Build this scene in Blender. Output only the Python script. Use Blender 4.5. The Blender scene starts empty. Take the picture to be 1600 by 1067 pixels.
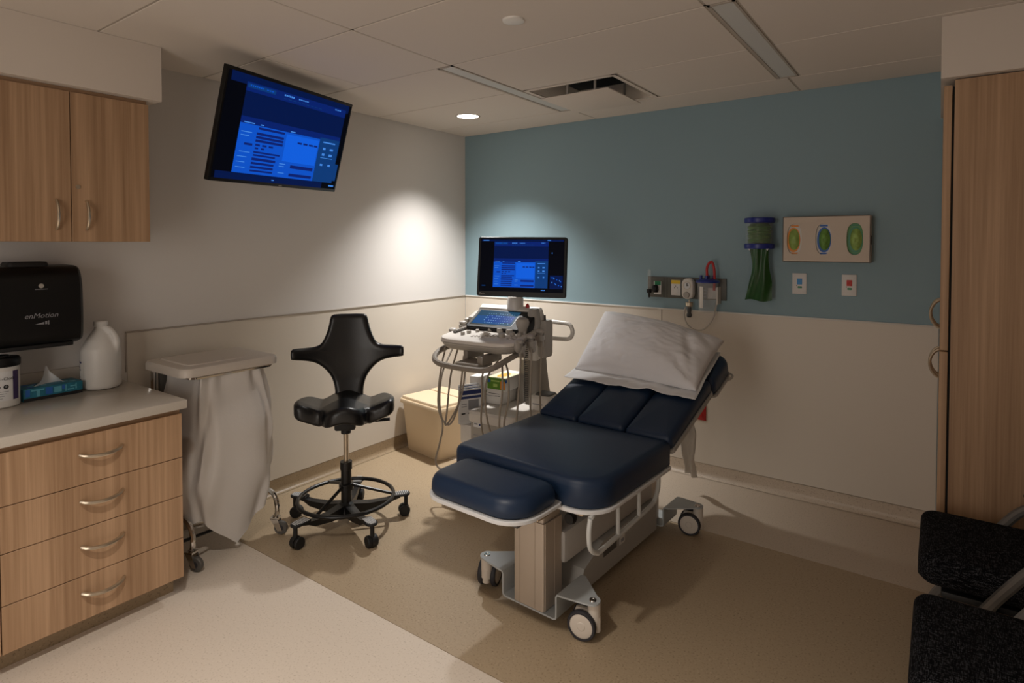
import bpy, bmesh, math, random
from mathutils import Matrix, Vector, noise
random.seed(7)
PI = math.pi
SC = bpy.context.scene
COL = SC.collection

# ------------------------------------------------------------------ camera, world, exposure, light
CEIL = 2.438
cam_d = bpy.data.cameras.new('camera')
cam_d.sensor_fit = 'HORIZONTAL'
cam_d.sensor_width = 36.0
cam_d.lens = 929.0 / 1600.0 * 36.0
cam_d.shift_y = -(533.5 - 403.7) / 1600.0
cam_d.clip_start = 0.02
cam = bpy.data.objects.new('camera', cam_d)
COL.objects.link(cam)
cam.location = (3.285, -3.880, 1.529)
cam.rotation_euler = (math.radians(90 - 1.4), 0, math.radians(35.76))
SC.camera = cam

SC.view_settings.view_transform = 'Standard'
SC.view_settings.look = 'None'
SC.view_settings.gamma = 1.0
SC.view_settings.use_curve_mapping = False
SC.view_settings.exposure = 0.4

W = bpy.data.worlds.new('world')
SC.world = W
W.use_nodes = True
W.node_tree.nodes['Background'].inputs[0].default_value = (1.0, 0.86, 0.72, 1)
W.node_tree.nodes['Background'].inputs[1].default_value = 0.02

WARM = (1.0, 0.92, 0.83)
NEUT = (1.0, 0.93, 0.86)


def spot(name, loc, power, size, blend, col, rad, rot=(0, 0, 0)):
    l = bpy.data.lights.new(name, 'SPOT')
    l.energy = power
    l.spot_size = math.radians(size)
    l.spot_blend = blend
    l.color = col
    l.shadow_soft_size = rad
    o = bpy.data.objects.new(name, l)
    COL.objects.link(o)
    o.location = loc
    o.rotation_euler = rot
    return o


# downlight in the corner, two dimmer ones near the camera, and an added soft fill lamp behind the camera
spot('downlight_beam', (0.547, -0.615, CEIL - 0.015), 188, 102, 1.0, (1.0, 0.975, 0.945), 0.05)
spot('downlight_beam', (2.00, -3.45, CEIL - 0.015), 126, 108, 1.0, WARM, 0.06)
spot('downlight_beam', (3.45, -3.35, CEIL - 0.015), 9, 120, 1.0, WARM, 0.06)
al = bpy.data.lights.new('fill_light', 'AREA')
al.energy = 16
al.shape = 'RECTANGLE'
al.size = 1.1
al.size_y = 2.0
al.color = NEUT
alo = bpy.data.objects.new('fill_light', al)
COL.objects.link(alo)
alo.location = (2.1, -5.15, 1.15)
alo.rotation_euler = (math.radians(90), 0, 0)


# ------------------------------------------------------------------ materials
def lin(h):
    h = h.lstrip('#')
    v = [int(h[i:i + 2], 16) / 255 for i in (0, 2, 4)]
    return tuple(x / 12.92 if x <= 0.04045 else ((x + 0.055) / 1.055) ** 2.4 for x in v) + (1.0,)


MATS = {}


def mat(name, col, rough=0.5, metal=0.0, bump=0.0, bscale=60, vary=0.0, vscale=8, spec=0.5, trans=0.0, alpha=1.0, emit=None, estr=1.0, coat=0.0, stretch=None):
    if name in MATS:
        return MATS[name]
    m = bpy.data.materials.new(name)
    m.use_nodes = True
    nt = m.node_tree
    b = nt.nodes['Principled BSDF']
    c = lin(col) if isinstance(col, str) else tuple(col) + (1.0,)
    b.inputs['Base Color'].default_value = c
    b.inputs['Roughness'].default_value = rough
    b.inputs['Metallic'].default_value = metal
    b.inputs['Specular IOR Level'].default_value = spec
    b.inputs['Transmission Weight'].default_value = trans
    b.inputs['Alpha'].default_value = alpha
    b.inputs['Coat Weight'].default_value = coat
    if emit:
        b.inputs['Emission Color'].default_value = lin(emit)
        b.inputs['Emission Strength'].default_value = estr
    tc = nt.nodes.new('ShaderNodeTexCoord')
    mp = nt.nodes.new('ShaderNodeMapping')
    nt.links.new(tc.outputs['Object'], mp.inputs[0])
    if stretch:
        mp.inputs['Scale'].default_value = stretch
    if vary:
        n = nt.nodes.new('ShaderNodeTexNoise')
        n.inputs['Scale'].default_value = vscale
        n.inputs['Detail'].default_value = 6
        nt.links.new(mp.outputs[0], n.inputs['Vector'])
        r = nt.nodes.new('ShaderNodeValToRGB')
        r.color_ramp.elements[0].position = 0.3
        r.color_ramp.elements[1].position = 0.7
        r.color_ramp.elements[0].color = tuple(x * (1 - vary) for x in c[:3]) + (1,)
        r.color_ramp.elements[1].color = tuple(min(1, x * (1 + vary)) for x in c[:3]) + (1,)
        nt.links.new(n.outputs['Fac'], r.inputs[0])
        nt.links.new(r.outputs[0], b.inputs['Base Color'])
    if bump:
        n2 = nt.nodes.new('ShaderNodeTexNoise')
        n2.inputs['Scale'].default_value = bscale
        n2.inputs['Detail'].default_value = 4
        nt.links.new(mp.outputs[0], n2.inputs['Vector'])
        bp = nt.nodes.new('ShaderNodeBump')
        bp.inputs['Strength'].default_value = bump
        bp.inputs['Distance'].default_value = 0.004
        nt.links.new(n2.outputs['Fac'], bp.inputs['Height'])
        nt.links.new(bp.outputs[0], b.inputs['Normal'])
    MATS[name] = m
    return m


def wood_mat(name, dark, mid, light, rough=0.45, sc=(38, 38, 1.1)):
    m = bpy.data.materials.new(name)
    m.use_nodes = True
    nt = m.node_tree
    b = nt.nodes['Principled BSDF']
    b.inputs['Roughness'].default_value = rough
    b.inputs['Specular IOR Level'].default_value = 0.35
    tc = nt.nodes.new('ShaderNodeTexCoord')
    mp = nt.nodes.new('ShaderNodeMapping')
    mp.inputs['Scale'].default_value = sc
    nt.links.new(tc.outputs['Object'], mp.inputs[0])
    n = nt.nodes.new('ShaderNodeTexNoise')
    n.inputs['Scale'].default_value = 1.0
    n.inputs['Detail'].default_value = 5
    n.inputs['Roughness'].default_value = 0.65
    nt.links.new(mp.outputs[0], n.inputs['Vector'])
    mp2 = nt.nodes.new('ShaderNodeMapping')
    mp2.inputs['Scale'].default_value = (sc[0] * 0.22, sc[1] * 0.22, sc[2] * 0.4)
    nt.links.new(tc.outputs['Object'], mp2.inputs[0])
    n2 = nt.nodes.new('ShaderNodeTexNoise')
    n2.inputs['Scale'].default_value = 1.0
    n2.inputs['Detail'].default_value = 3
    nt.links.new(mp2.outputs[0], n2.inputs['Vector'])
    mx = nt.nodes.new('ShaderNodeMath')
    mx.operation = 'MULTIPLY_ADD'
    mx.inputs[1].default_value = 0.6
    nt.links.new(n.outputs['Fac'], mx.inputs[0])
    m3 = nt.nodes.new('ShaderNodeMath')
    m3.operation = 'MULTIPLY'
    m3.inputs[1].default_value = 0.4
    nt.links.new(n2.outputs['Fac'], m3.inputs[0])
    nt.links.new(m3.outputs[0], mx.inputs[2])
    r = nt.nodes.new('ShaderNodeValToRGB')
    e = r.color_ramp.elements
    e[0].position, e[0].color = 0.36, lin(dark)
    e[1].position, e[1].color = 0.64, lin(light)
    k = e.new(0.5)
    k.color = lin(mid)
    nt.links.new(mx.outputs[0], r.inputs[0])
    nt.links.new(r.outputs[0], b.inputs['Base Color'])
    MATS[name] = m
    return m


def floor_mat(name, base, speck_d, speck_l, rough):
    m = bpy.data.materials.new(name)
    m.use_nodes = True
    nt = m.node_tree
    b = nt.nodes['Principled BSDF']
    b.inputs['Roughness'].default_value = rough
    b.inputs['Specular IOR Level'].default_value = 0.4
    tc = nt.nodes.new('ShaderNodeTexCoord')
    n = nt.nodes.new('ShaderNodeTexNoise')
    n.inputs['Scale'].default_value = 130
    n.inputs['Detail'].default_value = 3
    nt.links.new(tc.outputs['Object'], n.inputs['Vector'])
    r = nt.nodes.new('ShaderNodeValToRGB')
    e = r.color_ramp.elements
    e[0].position, e[0].color = 0.30, lin(speck_d)
    e[1].position, e[1].color = 0.74, lin(speck_l)
    for p in (0.42, 0.62):
        k = e.new(p)
        k.color = lin(base)
    nt.links.new(n.outputs['Fac'], r.inputs[0])
    nt.links.new(r.outputs[0], b.inputs['Base Color'])
    MATS[name] = m
    return m


def emit_mat(name, col, s=1.0):
    m = bpy.data.materials.new(name)
    m.use_nodes = True
    nt = m.node_tree
    b = nt.nodes['Principled BSDF']
    b.inputs['Base Color'].default_value = (0.004, 0.004, 0.005, 1)
    b.inputs['Roughness'].default_value = 0.3
    b.inputs['Specular IOR Level'].default_value = 0.02
    b.inputs['Emission Color'].default_value = lin(col)
    b.inputs['Emission Strength'].default_value = s
    MATS[name] = m
    return m


def fabric_mat(name, dark, light, rough=0.95):
    m = bpy.data.materials.new(name)
    m.use_nodes = True
    nt = m.node_tree
    b = nt.nodes['Principled BSDF']
    b.inputs['Roughness'].default_value = rough
    b.inputs['Specular IOR Level'].default_value = 0.1
    tc = nt.nodes.new('ShaderNodeTexCoord')
    fac = []
    for s in ((420, 60, 300), (60, 420, 300)):
        mp = nt.nodes.new('ShaderNodeMapping')
        mp.inputs['Scale'].default_value = s
        nt.links.new(tc.outputs['Object'], mp.inputs[0])
        n = nt.nodes.new('ShaderNodeTexNoise')
        n.inputs['Scale'].default_value = 1.0
        n.inputs['Detail'].default_value = 2
        nt.links.new(mp.outputs[0], n.inputs['Vector'])
        fac.append(n)
    mx = nt.nodes.new('ShaderNodeMath')
    mx.operation = 'MULTIPLY'
    nt.links.new(fac[0].outputs['Fac'], mx.inputs[0])
    nt.links.new(fac[1].outputs['Fac'], mx.inputs[1])
    r = nt.nodes.new('ShaderNodeValToRGB')
    e = r.color_ramp.elements
    e[0].position, e[0].color = 0.24, lin(dark)
    e[1].position, e[1].color = 0.42, lin(light)
    nt.links.new(mx.outputs[0], r.inputs[0])
    nt.links.new(r.outputs[0], b.inputs['Base Color'])
    bp = nt.nodes.new('ShaderNodeBump')
    bp.inputs['Strength'].default_value = 0.5
    bp.inputs['Distance'].default_value = 0.002
    nt.links.new(mx.outputs[0], bp.inputs['Height'])
    nt.links.new(bp.outputs[0], b.inputs['Normal'])
    MATS[name] = m
    return m


M_white_wall = mat('warm_white_paint', '#d8d3ce', 0.75, bump=0.06, bscale=160)
M_blue_wall = mat('blue_grey_paint', '#87a0a9', 0.6, bump=0.06, bscale=160)
M_panel = mat('cream_wall_guard', '#d8cfc2', 0.5, bump=0.08, bscale=220)
M_rail = mat('pale_rail', '#dcd9d3', 0.35)
M_rail_dk = mat('grey_rail', '#a59b90', 0.45)
M_ceil = mat('ceiling_tile_white', '#d9cfc5', 0.9, bump=0.12, bscale=320)
M_tee = mat('ceiling_tee_white', '#b3a99e', 0.7)
M_void = mat('dark_void', '#0b0a09', 0.9)
M_soffit = mat('soffit_paint', '#d4c9be', 0.8)
M_wood = wood_mat('ash_laminate', '#957558', '#a98869', '#bd9b7b', sc=(60, 60, 1.0))
M_wood_in = mat('laminate_edge', '#a98869', 0.5)
M_counter = mat('solid_surface_white', '#c9c1b6', 0.18, vary=0.03, vscale=300)
M_steel = mat('brushed_nickel', '#c9bba6', 0.3, 0.9)
M_chrome = mat('chrome', '#d8d6d2', 0.12, 1.0)
M_black = mat('black_plastic', '#0b0b0c', 0.4, spec=0.3)
M_blackmat = mat('black_matt_plastic', '#121213', 0.6)
M_blackmetal = mat('black_powder_coat', '#0e0e0f', 0.38)
M_leather = mat('black_leather', '#0c0d10', 0.3, bump=0.15, bscale=260)
M_navy = mat('navy_vinyl', '#172a43', 0.42, bump=0.1, bscale=340, spec=0.4)
M_trim_white = mat('white_tray_plastic', '#d6d6d6', 0.4)
M_bed_grey = mat('pale_grey_steel', '#b3b8ba', 0.4)
M_bed_col = mat('anodised_column', '#c3b6a8', 0.38, 0.35)
M_bed_beam = mat('grey_beam_cover', '#a9a6a0', 0.5)
M_tyre = mat('charcoal_rubber', '#2e2d32', 0.6)
M_hub = mat('cream_wheel', '#d6ccc0', 0.45)
M_linen = mat('white_linen', '#e2e1e3', 0.85, bump=0.15, bscale=300)
M_paper = mat('white_paper', '#dcdcdc', 0.8)
M_tail = mat('thin_white_paper', '#cfc8bf', 0.8, alpha=0.75)
M_bag = mat('white_bag_cloth', '#dad6d2', 0.7, bump=0.1, bscale=120)
M_lid = mat('white_lid_plastic', '#cfc6bc', 0.4)
M_bin = mat('beige_plastic', '#d8c3a4', 0.5, bump=0.05, bscale=300)
M_us_white = mat('medical_white', '#d9d3cb', 0.35)
M_us_grey = mat('medical_grey', '#a8a29a', 0.45)
M_us_dark = mat('medical_dark_grey', '#56534f', 0.5)
M_us_handle = mat('handle_grey', '#8d857b', 0.4)
M_cable = mat('grey_cable', '#958b7e', 0.5)
M_col_grey = mat('column_sleeve_grey', '#8f877d', 0.55)
M_red = mat('red_plastic', '#b01a18', 0.4)
M_green_box = mat('green_print', '#5d8a24', 0.5)
M_orange = mat('orange_print', '#e08a2c', 0.5)
M_carton = mat('white_carton', '#d6d2cc', 0.6)
M_print_navy = mat('navy_print', '#27356b', 0.6)
M_print_grey = mat('grey_print', '#8c8c90', 0.6)
M_print_blk = mat('black_print', '#1b1a1c', 0.6)
M_purple = mat('purple_print', '#3d2a5c', 0.5)
M_teal = mat('teal_print', '#1f6f86', 0.5, vary=0.25, vscale=40)
M_teal_l = mat('light_teal_print', '#5fa9bd', 0.5)
M_blue_print = mat('blue_print', '#2a63b5', 0.5)
M_blue_pl = mat('royal_blue_plastic', '#14277c', 0.35)
M_green_bag = mat('green_bag_film', '#1d4a1c', 0.35, vary=0.25, vscale=14)
M_green_coil = mat('green_bag_coil', '#3f6a24', 0.45, vary=0.3, vscale=30)
M_glove = mat('green_glove', '#93b05c', 0.5, vary=0.2, vscale=60)
M_glove_dk = mat('deep_green_glove', '#6a9442', 0.5, vary=0.25, vscale=60)
M_holder = mat('beige_holder', '#c9b9a8', 0.5)
M_plate_grey = mat('grey_service_plate', '#57564f', 0.5)
M_plate_white = mat('white_device_plate', '#d8d5d2', 0.4)
M_yellow = mat('yellow_print', '#e0bd2c', 0.5)
M_grn = mat('green_plastic', '#1f7a4d', 0.4)
M_btn_blue = mat('blue_button', '#3f8fd0', 0.4)
M_btn_red = mat('red_button', '#c22c22', 0.4)
M_clear = mat('clear_plastic', '#f4f4f2', 0.08, alpha=0.09)
M_jug = mat('white_poly', '#d8d5d0', 0.4)
M_fab = fabric_mat('charcoal_weave', '#08080a', '#4a4a4e')
M_chairframe = mat('grey_tube', '#6c6863', 0.4, 0.3)
M_lens_off = mat('frosted_lens', '#cfcecb', 0.4)
M_lamp = mat('lit_lens', '#fff4e4', 0.4, emit='#fff1dd', estr=6.0)
M_floor_tan = floor_mat('tan_sheet_vinyl', '#ab977c', '#86735a', '#c0ab8f', 0.42)
M_floor_pale = floor_mat('pale_sheet_vinyl', '#d8cbbc', '#bfb09f', '#e2d6c8', 0.42)
M_floor_strip = floor_mat('beige_sheet_vinyl', '#c6b7a5', '#ab9b89', '#d4c5b4', 0.38)
M_cove = floor_mat('tan_cove_vinyl', '#9b876c', '#7c6a52', '#af9a7e', 0.4)

SCR = {
    'k': emit_mat('screen_black', '#020308', 1.0),
    'n': emit_mat('screen_navy', '#03123c', 1.0),
    'h': emit_mat('screen_header', '#061c5c', 1.0),
    'b': emit_mat('screen_blue', '#0a46ac', 1.0),
    'l': emit_mat('screen_light_blue', '#0d52c2', 1.0),
    't': emit_mat('screen_teal', '#0a3166', 1.0),
    'd': emit_mat('screen_row', '#0a1c5e', 1.0),
    'w': emit_mat('screen_text', '#3a74c2', 1.0),
}


# ------------------------------------------------------------------ geometry helpers
def T(x, y, z):
    return Matrix.Translation((x, y, z))


def RX(d):
    return Matrix.Rotation(math.radians(d), 4, 'X')


def RY(d):
    return Matrix.Rotation(math.radians(d), 4, 'Y')


def RZ(d):
    return Matrix.Rotation(math.radians(d), 4, 'Z')


def rr(x0, x1, y0, y1, r, seg=6):
    """rounded rectangle outline, counter clockwise; r one radius or (x0y0, x1y0, x1y1, x0y1)"""
    if not isinstance(r, (tuple, list)):
        r = (r,) * 4
    out = []
    for (cx, cy, sx, sy, a0, q) in ((x0, y0, 1, 1, 180, r[0]), (x1, y0, -1, 1, 270, r[1]), (x1, y1, -1, -1, 0, r[2]), (x0, y1, 1, -1, 90, r[3])):
        q = max(q, 1e-4)
        for i in range(seg + 1):
            a = math.radians(a0 + 90 * i / seg)
            out.append((cx + sx * q + q * math.cos(a), cy + sy * q + q * math.sin(a)))
    return out


def inset(poly, d):
    n = len(poly)
    out = []
    for i in range(n):
        p0, p1, p2 = Vector(poly[i - 1]), Vector(poly[i]), Vector(poly[(i + 1) % n])
        e1, e2 = (p1 - p0), (p2 - p1)
        n1 = Vector((-e1.y, e1.x))
        n2 = Vector((-e2.y, e2.x))
        n1 = n1.normalized() if n1.length > 1e-9 else n2
        n2 = n2.normalized() if n2.length > 1e-9 else n1
        b = (n1 + n2)
        b = b.normalized() if b.length > 1e-6 else n1
        k = max(0.5, b.dot(n1))
        q = p1 + b * (d / k)
        out.append((q.x, q.y))
    return out


def soft(z0, z1, e, lo=0.3):
    """profile of a padded slab: list of (inset, z)"""
    p = [(e * lo, z0), (0, z0 + e * lo)]
    for i in range(6):
        a = PI / 2 * i / 5
        p.append((e * (1 - math.cos(a)), z1 - e + e * math.sin(a)))
    return p


def smooth_path(pts, n=6, closed=False):
    pts = [Vector(p) for p in pts]
    out = []
    N = len(pts)
    rng = range(N if closed else N - 1)
    for i in rng:
        if closed:
            a, b, c, d = pts[i - 1], pts[i], pts[(i + 1) % N], pts[(i + 2) % N]
        else:
            a = pts[i - 1] if i > 0 else pts[0] * 2 - pts[1]
            b, c = pts[i], pts[i + 1]
            d = pts[i + 2] if i + 2 < N else pts[-1] * 2 - pts[-2]
        for k in range(n):
            t = k / n
            out.append(0.5 * ((2 * b) + (c - a) * t + (2 * a - 5 * b + 4 * c - d) * t * t + (3 * b - a - 3 * c + d) * t ** 3))
    if not closed:
        out.append(pts[-1])
    return out


class MB:
    def __init__(self, M=None):
        self.v, self.f, self.mi, self.sm = [], [], [], []
        self.M = M or Matrix.Identity(4)

    def add(self, vs, fs, m=0, smooth=False):
        o = len(self.v)
        self.v += [tuple(self.M @ Vector(p)) for p in vs]
        for f in fs:
            self.f.append([o + i for i in f])
            self.mi.append(m)
            self.sm.append(smooth)
        return self

    def box(self, x0, x1, y0, y1, z0, z1, m=0, bev=0.0, seg=2):
        if bev <= 0:
            vs = [(x, y, z) for z in (z0, z1) for y in (y0, y1) for x in (x0, x1)]
            return self.add(vs, [(0, 2, 3, 1), (4, 5, 7, 6), (0, 1, 5, 4), (2, 6, 7, 3), (0, 4, 6, 2), (1, 3, 7, 5)], m)
        bm = bmesh.new()
        bmesh.ops.create_cube(bm, size=1)
        for v in bm.verts:
            v.co = ((x0 + x1) / 2 + v.co.x * (x1 - x0), (y0 + y1) / 2 + v.co.y * (y1 - y0), (z0 + z1) / 2 + v.co.z * (z1 - z0))
        bmesh.ops.bevel(bm, geom=bm.edges[:], offset=bev, segments=seg, profile=0.5, affect='EDGES')
        bm.verts.index_update()
        vs = [tuple(v.co) for v in bm.verts]
        fs = [[v.index for v in f.verts] for f in bm.faces]
        bm.free()
        return self.add(vs, fs, m, True)

    def loft(self, poly, profile, m=0, smooth=True, capb=True, capt=True, crown=0.0):
        n = len(poly)
        vs, fs = [], []
        for d, z in profile:
            vs += [(x, y, z) for x, y in (inset(poly, d) if abs(d) > 1e-9 else poly)]
        for k in range(len(profile) - 1):
            for i in range(n):
                j = (i + 1) % n
                fs.append((k * n + i, k * n + j, (k + 1) * n + j, (k + 1) * n + i))
        if capb:
            fs.append(tuple(reversed(range(n))))
        if capt:
            b = (len(profile) - 1) * n
            cx = sum(p[0] for p in vs[b:b + n]) / n
            cy = sum(p[1] for p in vs[b:b + n]) / n
            prev = b
            zt = profile[-1][1]
            for s, k in ((0.75, 0.5), (0.45, 0.85)):
                o = len(vs)
                for i in range(n):
                    x, y, _ = vs[b + i]
                    vs.append((cx + (x - cx) * s, cy + (y - cy) * s, zt + crown * k))
                for i in range(n):
                    j = (i + 1) % n
                    fs.append((prev + i, prev + j, o + j, o + i))
                prev = o
            vs.append((cx, cy, zt + crown))
            c = len(vs) - 1
            for i in range(n):
                fs.append((prev + i, prev + (i + 1) % n, c))
        return self.add(vs, fs, m, smooth)

    def prism(self, poly, z0, z1, m=0, smooth=False):
        n = len(poly)
        vs = [(x, y, z0) for x, y in poly] + [(x, y, z1) for x, y in poly]
        fs = [(i, (i + 1) % n, n + (i + 1) % n, n + i) for i in range(n)]
        fs += [tuple(reversed(range(n))), tuple(range(n, 2 * n))]
        return self.add(vs, fs, m, smooth)

    def tube(self, pts, r, n=8, m=0, closed=False, flat=1.0, cap=True):
        pts = [Vector(p) for p in pts]
        N = len(pts)
        vs, fs = [], []
        up = None
        for i, p in enumerate(pts):
            if closed:
                t = (pts[(i + 1) % N] - pts[i - 1])
            else:
                t = pts[min(i + 1, N - 1)] - pts[max(i - 1, 0)]
            t = t.normalized() if t.length > 1e-9 else Vector((0, 0, 1))
            if up is None:
                up = Vector((0, 0, 1)) if abs(t.z) < 0.9 else Vector((1, 0, 0))
            s = t.cross(up)
            s = s.normalized() if s.length > 1e-6 else Vector((1, 0, 0))
            up = s.cross(t).normalized()
            q = r[i] if isinstance(r, (list, tuple)) else r
            for k in range(n):
                a = 2 * PI * k / n
                vs.append(p + s * (q * math.cos(a)) + up * (q * flat * math.sin(a)))
        for i in range(N if closed else N - 1):
            j = (i + 1) % N
            for k in range(n):
                l = (k + 1) % n
                fs.append((i * n + k, j * n + k, j * n + l, i * n + l))
        if cap and not closed:
            fs.append(tuple(range(n)))
            fs.append(tuple(reversed(range((N - 1) * n, N * n))))
        return self.add(vs, fs, m, True)

    def lathe(self, prof, n=24, m=0, smooth=True, c=(0, 0, 0), axis='z', a0=0.0, a1=2 * PI, cap=True):
        full = abs(a1 - a0 - 2 * PI) < 1e-6
        vs, fs = [], []
        k = n if full else n + 1
        for r, z in prof:
            for i in range(k):
                a = a0 + (a1 - a0) * i / n
                x, y = r * math.cos(a), r * math.sin(a)
                p = {'z': (x, y, z), 'x': (z, x, y), 'y': (y, z, x)}[axis]
                vs.append((c[0] + p[0], c[1] + p[1], c[2] + p[2]))
        for j in range(len(prof) - 1):
            for i in range(n):
                l = (i + 1) % k
                fs.append((j * k + i, j * k + l, (j + 1) * k + l, (j + 1) * k + i))
        if full and cap:
            if prof[0][0] > 1e-6:
                fs.append(tuple(reversed(range(k))))
            if prof[-1][0] > 1e-6:
                fs.append(tuple(range((len(prof) - 1) * k, len(prof) * k)))
        return self.add(vs, fs, m, smooth)

    def cyl(self, c, r, h, n=20, m=0, axis='z', e=0.0):
        if e:
            return self.lathe([(r - e, 0), (r, e), (r, h - e), (r - e, h)], n, m, True, c, axis)
        return self.lathe([(r, 0), (r, h)], n, m, True, c, axis)

    def ball(self, c, rx, ry=None, rz=None, m=0, n=14):
        ry = ry or rx
        rz = rz or rx
        vs, fs = [], []
        for j in range(n + 1):
            a = PI * j / n
            for i in range(2 * n):
                b = PI * i / n
                vs.append((c[0] + rx * math.sin(a) * math.cos(b), c[1] + ry * math.sin(a) * math.sin(b), c[2] - rz * math.cos(a)))
        for j in range(n):
            for i in range(2 * n):
                k = (i + 1) % (2 * n)
                fs.append((j * 2 * n + i, j * 2 * n + k, (j + 1) * 2 * n + k, (j + 1) * 2 * n + i))
        return self.add(vs, fs, m, True)

    def grid(self, fn, nu, nv, m=0, smooth=True, flip=False):
        vs = [fn(i / nu, j / nv) for j in range(nv + 1) for i in range(nu + 1)]
        fs = []
        for j in range(nv):
            for i in range(nu):
                a = j * (nu + 1) + i
                q = (a, a + 1, a + nu + 2, a + nu + 1)
                fs.append(tuple(reversed(q)) if flip else q)
        return self.add(vs, fs, m, smooth)

    def quad(self, x0, x1, z0, z1, y, m=0):
        """a quad in the xz plane that faces -y"""
        return self.add([(x0, y, z0), (x1, y, z0), (x1, y, z1), (x0, y, z1)], [(0, 1, 2, 3)], m)

    def build(self, name, mats, parent=None, kind=None, auto=35, label=None):
        if not isinstance(mats, (list, tuple)):
            mats = [mats]
        me = bpy.data.meshes.new(name)
        me.from_pydata(self.v, [], self.f)
        for q in mats:
            me.materials.append(q)
        for p, i, s in zip(me.polygons, self.mi, self.sm):
            p.material_index = min(i, len(mats) - 1)
            p.use_smooth = s
        bm = bmesh.new()
        bm.from_mesh(me)
        bmesh.ops.remove_doubles(bm, verts=bm.verts[:], dist=1e-6)
        bmesh.ops.recalc_face_normals(bm, faces=bm.faces[:])
        bm.to_mesh(me)
        bm.free()
        if any(self.sm):
            me.set_sharp_from_angle(angle=math.radians(auto))
        o = bpy.data.objects.new(name, me)
        COL.objects.link(o)
        if parent:
            o.parent = parent
        if kind:
            o['kind'] = kind
        if label:
            o['label'] = label
        return o


def organic(mb, name, mats, parent, voxel=0.008, it=8, fn=None):
    """union of overlapping solids, remeshed into one smooth body"""
    o = mb.build(name, mats, None)
    r = o.modifiers.new('r', 'REMESH')
    r.mode = 'VOXEL'
    r.voxel_size = voxel
    s = o.modifiers.new('s', 'SMOOTH')
    s.iterations = it
    s.factor = 0.5
    dg = bpy.context.evaluated_depsgraph_get()
    me = bpy.data.meshes.new_from_object(o.evaluated_get(dg))
    old = o.data
    o.modifiers.clear()
    o.data = me
    bpy.data.meshes.remove(old)
    me.name = name
    me.materials.clear()
    for q in (mats if isinstance(mats, (list, tuple)) else [mats]):
        me.materials.append(q)
    for p in me.polygons:
        p.use_smooth = True
        p.material_index = 0
    if fn:
        for v in me.vertices:
            v.co = fn(v.co)
    o.parent = parent
    return o


def thing(name, label, cat, loc=(0, 0, 0), rz=0.0, group=None):
    o = bpy.data.objects.new(name, None)
    o.empty_display_size = 0.1
    COL.objects.link(o)
    o.location = loc
    o.rotation_euler = (0, 0, math.radians(rz))
    o['label'] = label
    o['category'] = cat
    if group:
        o['group'] = group
    return o


def tag(o, label, cat, group=None):
    o['label'] = label
    o['category'] = cat
    if group:
        o['group'] = group
    return o


def dup(root, loc=None, rz=None, label=None, group=None):
    def cp(o, par):
        c = o.copy()
        COL.objects.link(c)
        c.parent = par
        for ch in list(o.children):
            cp(ch, c)
        return c
    c = cp(root, None)
    if loc:
        c.location = loc
    if rz is not None:
        c.rotation_euler = (0, 0, math.radians(rz))
    if label:
        c['label'] = label
    if group:
        c['group'] = group
    return c


def text(body, name, size, m, parent, M, bend=None, ext=0.0004):
    cu = bpy.data.curves.new(name, 'FONT')
    cu.body = body
    cu.size = size
    cu.align_x = 'CENTER'
    cu.align_y = 'CENTER'
    cu.extrude = ext
    cu.resolution_u = 2
    o = bpy.data.objects.new(name, cu)
    COL.objects.link(o)
    dg = bpy.context.evaluated_depsgraph_get()
    me = bpy.data.meshes.new_from_object(o.evaluated_get(dg))
    bpy.data.objects.remove(o)
    bpy.data.curves.remove(cu)
    me.materials.clear()
    me.materials.append(m)
    for v in me.vertices:
        p = v.co.copy()
        if bend:
            p = Vector(bend(p))
        v.co = M @ p
    q = bpy.data.objects.new(name, me)
    COL.objects.link(q)
    q.parent = parent
    return q


# text lies in xy plane facing +z -> stand it up so that it faces -y
UP = RX(90)


def arc_handle(parent, c, length, depth, r, mtl, direction, along, name='handle'):
    """bow handle: c centre on the face, direction = outward normal, along = its long axis"""
    d, a = Vector(direction), Vector(along)
    pts = []
    for i in range(13):
        t = i / 12
        pts.append(Vector(c) + a * (length * (t - 0.5)) + d * (depth * math.sin(PI * t) ** 0.6))
    return MB().tube(pts, r, 8).build(name, mtl, parent)


# ------------------------------------------------------------------ room shell
XR, YF = 4.02, -5.30
RAIL = 1.085
COVE = 0.089
SEAM1, SEAM2 = -2.245, -0.735

fl = MB().box(-0.1, XR + 0.1, YF - 0.1, 0.1, -0.08, -0.004).build('floor', M_void, None, 'structure')
MB().box(0, XR, YF, SEAM1 - 0.0012, -0.004, 0).build('vinyl_sheet', M_floor_pale, fl, label='pale front vinyl sheet')
MB().box(0, XR, SEAM1 + 0.0012, SEAM2 - 0.0012, -0.004, 0).build('vinyl_sheet', M_floor_tan, fl, label='tan middle vinyl sheet')
MB().box(0, XR, SEAM2 + 0.0012, 0, -0.004, 0).build('vinyl_sheet', M_floor_strip, fl, label='beige vinyl strip along the blue wall')

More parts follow.
